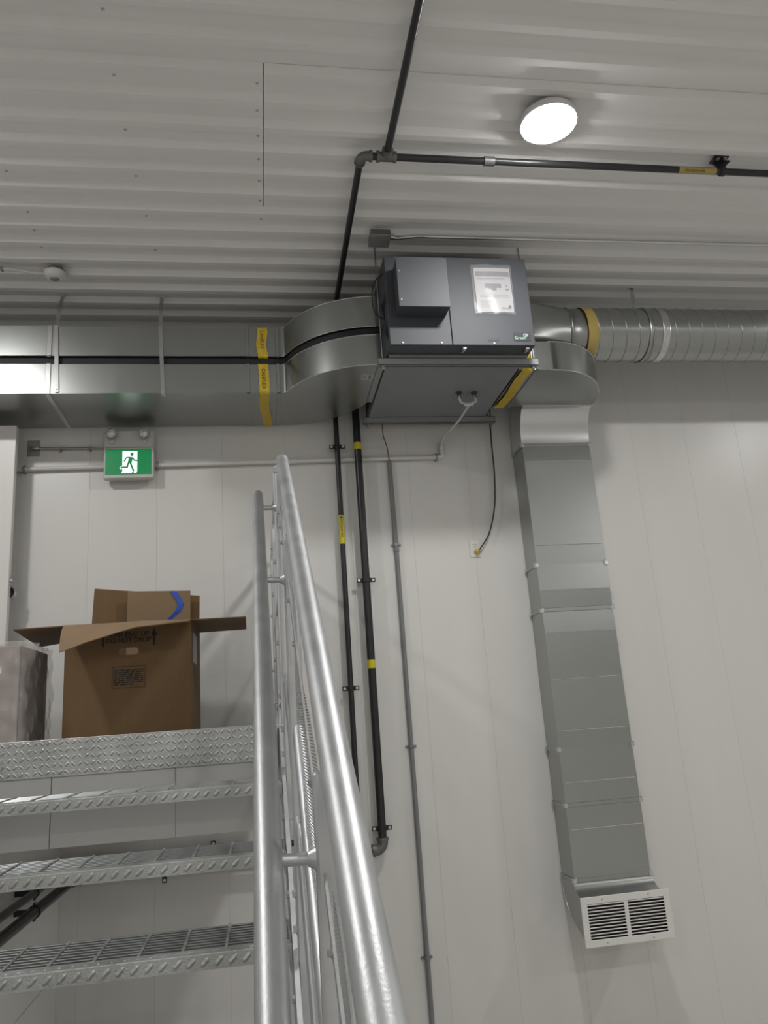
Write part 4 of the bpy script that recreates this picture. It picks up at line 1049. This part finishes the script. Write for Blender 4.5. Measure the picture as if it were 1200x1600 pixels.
# ================================================================== DOOR
dr = thing('door_1', (-1.85, 4.62, Zr(ZL)), kind='structure')
DXR = -1.401
build('leaf', MB().box((DXR-0.86, 4.60, Zr(ZL+0.008)), (DXR, 4.645, Zr(1.812)), 0.002), 'white_paint', dr)
build('latch_plate', MB().box((DXR-0.0005, 4.608, Zr(0.855)), (DXR+0.0025, 4.637, Zr(0.915)), 0.001), 'screw_steel', dr)
build('latch_bolt', MB().box((DXR, 4.612, Zr(0.875)), (DXR+0.014, 4.632, Zr(0.895)), 0.003), 'screw_steel', dr)
build('lock_rosette', MB().lathe((DXR-0.012, 4.645, Zr(0.822)), (0, 1, 0), [(0.034, 0), (0.034, 0.008), (0.028, 0.012), (0.020, 0.05), (0.026, 0.065), (0, 0.07)], 20), 'screw_steel', dr)
build('hinge_post', MB().box((DXR-0.90, 4.59, Zr(ZL)), (DXR-0.855, D, Zr(1.845)), 0.002), 'white_paint', dr)
build('stop', MB().box((DXR-0.5, 4.643, Zr(1.70)), (DXR-0.4, D+0.0005, Zr(1.76))), 'white_paint', dr)
build('threshold', MB().box((DXR-0.90, 4.585, Zr(ZL-0.0005)), (DXR+0.02, 4.70, Zr(ZL+0.0085)), 0.002), 'concrete', dr)

# ================================================================== CARDBOARD BOX
BX0, BX1, BY0, BY1, BZ0, BH = -0.888, -0.328, 3.76, 4.285, ZL, 0.512
box = thing('cardboard_box', ((BX0+BX1)/2, (BY0+BY1)/2, Zr(BZ0)), 'open brown cardboard box marked THIS END UP with flaps spread out on the landing', 'box')
T = 0.005; zt_ = Zr(BZ0+BH); zb_ = Zr(BZ0)
hx, hz = (188+214)/2, 1017
hc = atY(201, 1017.5, BY0); hw, hh = 0.044, 0.0165
# front wall with an oblong hand hole
mb = MB()
N = 28; hole = []
for k in range(N):
    a = 2*math.pi*k/N; ca, sa = math.cos(a), math.sin(a)
    hole.append((hc.x + (hw-hh)*(1 if ca > 0 else -1) + hh*ca, hc.z + hh*sa))
outer = []
for k in range(N):
    a = 2*math.pi*k/N; ca, sa = math.cos(a), math.sin(a)
    cx, cz = hc.x, hc.z
    tx = ((BX1-cx)/ca if ca > 1e-6 else ((BX0-cx)/ca if ca < -1e-6 else 1e9)); tz = ((zt_-cz)/sa if sa > 1e-6 else ((zb_-cz)/sa if sa < -1e-6 else 1e9))
    t = min(tx, tz); outer.append((cx+ca*t, cz+sa*t))
corners = [(BX1, zt_), (BX0, zt_), (BX0, zb_), (BX1, zb_)]
for cnr in corners:
    ang = math.atan2(cnr[1]-hc.z, cnr[0]-hc.x) % (2*math.pi)
    k = int(round(ang/(2*math.pi)*N)) % N; outer[k] = cnr
for yv in (BY0, BY0+T):
    mb.add([(x, yv, z) for x, z in hole]+[(x, yv, z) for x, z in outer], [[k, (k+1) % N, N+(k+1) % N, N+k] for k in range(N)])
mb.add([(x, BY0, z) for x, z in hole]+[(x, BY0+T, z) for x, z in hole], [[k, (k+1) % N, N+(k+1) % N, N+k] for k in range(N)])
fw_ = build('front_wall', mb, 'cardboard', box, flip=False)
build('side_wall', MB().box((BX1-T, BY0+T*0.5, zb_), (BX1, BY1, zt_)), 'cardboard', box)
build('side_wall', MB().box((BX0, BY0+T*0.5, zb_), (BX0+T, BY1, zt_)), 'cardboard', box)
build('rear_wall', MB().box((BX0, BY1-T, zb_), (BX1, BY1, zt_)), 'cardboard', box)
build('bottom', MB().box((BX0, BY0, zb_), (BX1, BY1, zb_+T)), 'cardboard', box)
def sheet2(fn, nu, nv, th=0.0045):
    mb = MB(); mb.grid(fn, nu, nv, True)
    def off(u, v):
        e = 1e-3; p = fn(u, v); a = fn(min(u+e, 1), v)-fn(max(u-e, 0), v); b = fn(u, min(v+e, 1))-fn(u, max(v-e, 0))
        return p + a.cross(b).normalized()*th
    mb.grid(off, nu, nv, True)
    for k in range(nu):
        for v in (0.0, 1.0):
            u0, u1 = k/nu, (k+1)/nu; mb.add([fn(u0, v), fn(u1, v), off(u1, v), off(u0, v)], [(0, 1, 2, 3)])
    for k in range(nv):
        for u in (0.0, 1.0):
            v0, v1 = k/nv, (k+1)/nv; mb.add([fn(u, v0), fn(u, v1), off(u, v1), off(u, v0)], [(0, 1, 2, 3)])
    return mb
def bil(a, b, c, d): return lambda u, v: (a*(1-u)+b*u)*(1-v)+(d*(1-u)+c*u)*v
V = Vector
build('flap', sheet2(bil(V((BX1-0.002, BY0, zt_)), V((BX1-0.002, BY1, zt_)), atY(385, 982, BY1), atY(384, 963, BY0)), 4, 4), 'cardboard', box, flip=False)
build('flap', sheet2(bil(V((BX0+0.002, BY1, zt_)), V((BX0+0.002, BY0, zt_)), atY(20, 983, BY0), atY(62, 1010, BY1)), 4, 4), 'cardboard', box, flip=False)
# front flap: sagging at the left, level at the right
FE = [(92, 1019), (110, 1013), (133, 1003.5), (160, 995), (187, 986.5), (213, 979), (240, 976), (268, 972.5), (295, 969.5)]
def ff(u, v):
    h = V((BX0+(BX1-BX0)*u, BY0, zt_+0.001)); t = u*(len(FE)-1); i = min(int(t), len(FE)-2); f_ = t-i
    e_ = atY(FE[i][0]*(1-f_)+FE[i+1][0]*f_, FE[i][1]*(1-f_)+FE[i+1][1]*f_, 3.585-0.07*u)
    p = h.lerp(e_, v); p.z += 0.03*math.sin(math.pi*v)*(1-u); p.y -= 0.02*math.sin(math.pi*v)*(1-u)
    return p
build('flap', sheet2(ff, 16, 8), 'cardboard_inner', box, flip=False)
# rear flap standing up
build('flap', sheet2(bil(V((BX0+0.005, BY1-0.002, zt_)), V((BX1-0.002, BY1-0.002, zt_)), atY(312, 931, BY1), atY(148, 920, BY1)), 6, 4), 'cardboard', box, flip=False)
# printing
mb = MB()
pa = atY(171, 988, BY0-0.001)
fy = BY0-0.0012
def on(px, py): return atY(px, py, fy)
L1 = on(168.5, 997); L1b = on(232, 993)
text_fit(mb, 'THIS END UP', on(170.5, 996.5), (1, 0, 0), (0, 0, 1), on(233, 993).x-on(170.5, 993).x, 0.0225, 0.024)
text_fit(mb, 'DO NOT DROP', on(166, 1005.5), (1, 0, 0), (0, 0, 1), on(236, 1002).x-on(166, 1002).x, 0.0225, 0.024)
for px, y0p, y1p in ((161.3, 978, 1011.5), (240.8, 981, 1007.5)):
    a = on(px, y1p); b = on(px, y0p); hw_ = 0.0085; hz_ = 0.034
    cx = (a.x+b.x)/2
    mb.add([(cx-hw_*0.6, fy, a.z), (cx+hw_*0.6, fy, a.z), (cx+hw_*0.6, fy, b.z-hz_), (cx-hw_*0.6, fy, b.z-hz_)], [(0, 1, 2, 3)])
    mb.add([(cx-hw_*1.7, fy, b.z-hz_), (cx+hw_*1.7, fy, b.z-hz_), (cx, fy, b.z)], [(0, 1, 2)])
build('lettering', mb, 'ink', fw_, flip=False)
mb = MB(); a = on(174.5, 1076.5); b = on(227.5, 1039.5)
def rectp(x0, z0, x1, z1): mb.add([(x0, fy, z0), (x1, fy, z0), (x1, fy, z1), (x0, fy, z1)], [(0, 1, 2, 3)])
e = 0.0022
rectp(a.x, a.z, b.x, a.z+e); rectp(a.x, b.z-e, b.x, b.z); rectp(a.x, a.z, a.x+e, b.z); rectp(b.x-e, a.z, b.x, b.z)
random.seed(3)
for i in range(8):
    z = b.z-0.016-i*(b.z-a.z-0.024)/8; xx = a.x+0.008; xe = b.x-0.010 if i < 7 else a.x+0.095
    while xx < xe-0.006:
        wl_ = random.uniform(0.012, 0.034); x2 = min(xx+wl_, xe); rectp(xx, z-0.0038, x2, z+0.0018); xx = x2+0.006
build('warning_print', mb, 'ink', fw_, flip=False)
build('shipping_label', MB().box((BX1, BY0+0.10, zt_-0.19), (BX1+0.001, BY0+0.32, zt_-0.05)), 'paper', box)
# loose card standing inside the box with blue tape
ca, cb_, cc_, cd_ = atY(196, 990, BY1-0.05), atY(297, 985, BY1-0.05), atY(297.5, 923, BY1-0.05), atY(200, 924.5, BY1-0.05)
ca.z = zb_+T; cb_.z = zb_+T
card = tag(build('card_insert', sheet2(bil(ca, cb_, cc_, cd_), 6, 4), 'cardboard_inner', flip=False), 'loose piece of light brown card standing in the open box', 'cardboard')
def bt(u, v):
    c = [(267.5, 923), (274, 932), (280, 942), (277, 953), (268, 962), (262, 968.5)]
    t = v*(len(c)-1); i = min(int(t), len(c)-2); f_ = t-i
    px = c[i][0]*(1-f_)+c[i+1][0]*f_; py = c[i][1]*(1-f_)+c[i+1][1]*f_
    wv = 11*(1-0.55*v)
    return atY(px+wv*(u-0.2), py+1.5*u, BY1-0.0562-0.0025*(1+math.sin(3*v+2*u)))
tag(build('blue_tape', MB().grid(bt, 3, 20), 'blue_tape', flip=False), 'strip of blue tape curling on the card in the open box', 'tape')

# ================================================================== WRAPPED CARTON
WX1, WX0, WY0, WY1, WZ = -1.028, -1.098, 3.60, 3.775, 0.418
wc = thing('wrapped_carton', (-1.3, 3.7, Zr(ZL)), 'brown carton wrapped in crinkled clear plastic film on the landing', 'carton')
build('carton', MB().box((-1.597, WY0+0.012, Zr(ZL-0.0005)), (WX1-0.006, WY1+0.28, Zr(0.405)), 0.006), 'carton_brown', wc)
build('corner_board', MB().box((WX1-0.030, WY0+0.006, Zr(ZL+0.004)), (WX1-0.001, WY0+0.011, Zr(0.40))).box((WX1-0.006, WY0+0.006, Zr(ZL+0.004)), (WX1-0.001, WY0+0.035, Zr(0.40))), 'carton_brown', wc)
def film(u, v):
    # horizontal wrap: front face then right side; v upward, gathers over the top
    z = ZL+0.003+(WZ-ZL)*v
    per = [(-1.59, WY0), (WX1, WY0), (WX1, WY1+0.29)]
    L1_, L2_ = 0.562, 0.465
    s = u*(L1_+L2_)
    k = 0.006*math.sin(u*43+v*5)+0.005*math.sin(v*19+u*11)+0.004*math.sin(u*90)
    if s < L1_: p = V((-1.59+s, WY0-0.004-abs(k), Zr(z)))
    else: p = V((WX1+0.006+abs(k)*1.4+0.022*v*v*math.sin(min(1, (s-L1_)/0.2)*math.pi), WY0+(s-L1_), Zr(z)))
    return p
build('film', MB().grid(film, 70, 26), 'film', wc, flip=False)
def film_top(u, v):
    return V((-1.59+0.568*u, WY0-0.004+(WY1+0.29-WY0)*v, Zr(0.409+0.012*math.sin(u*17+v*7)*math.sin(math.pi*v)+0.010*u)))
build('film_top', MB().grid(film_top, 24, 10), 'film', wc, flip=False)
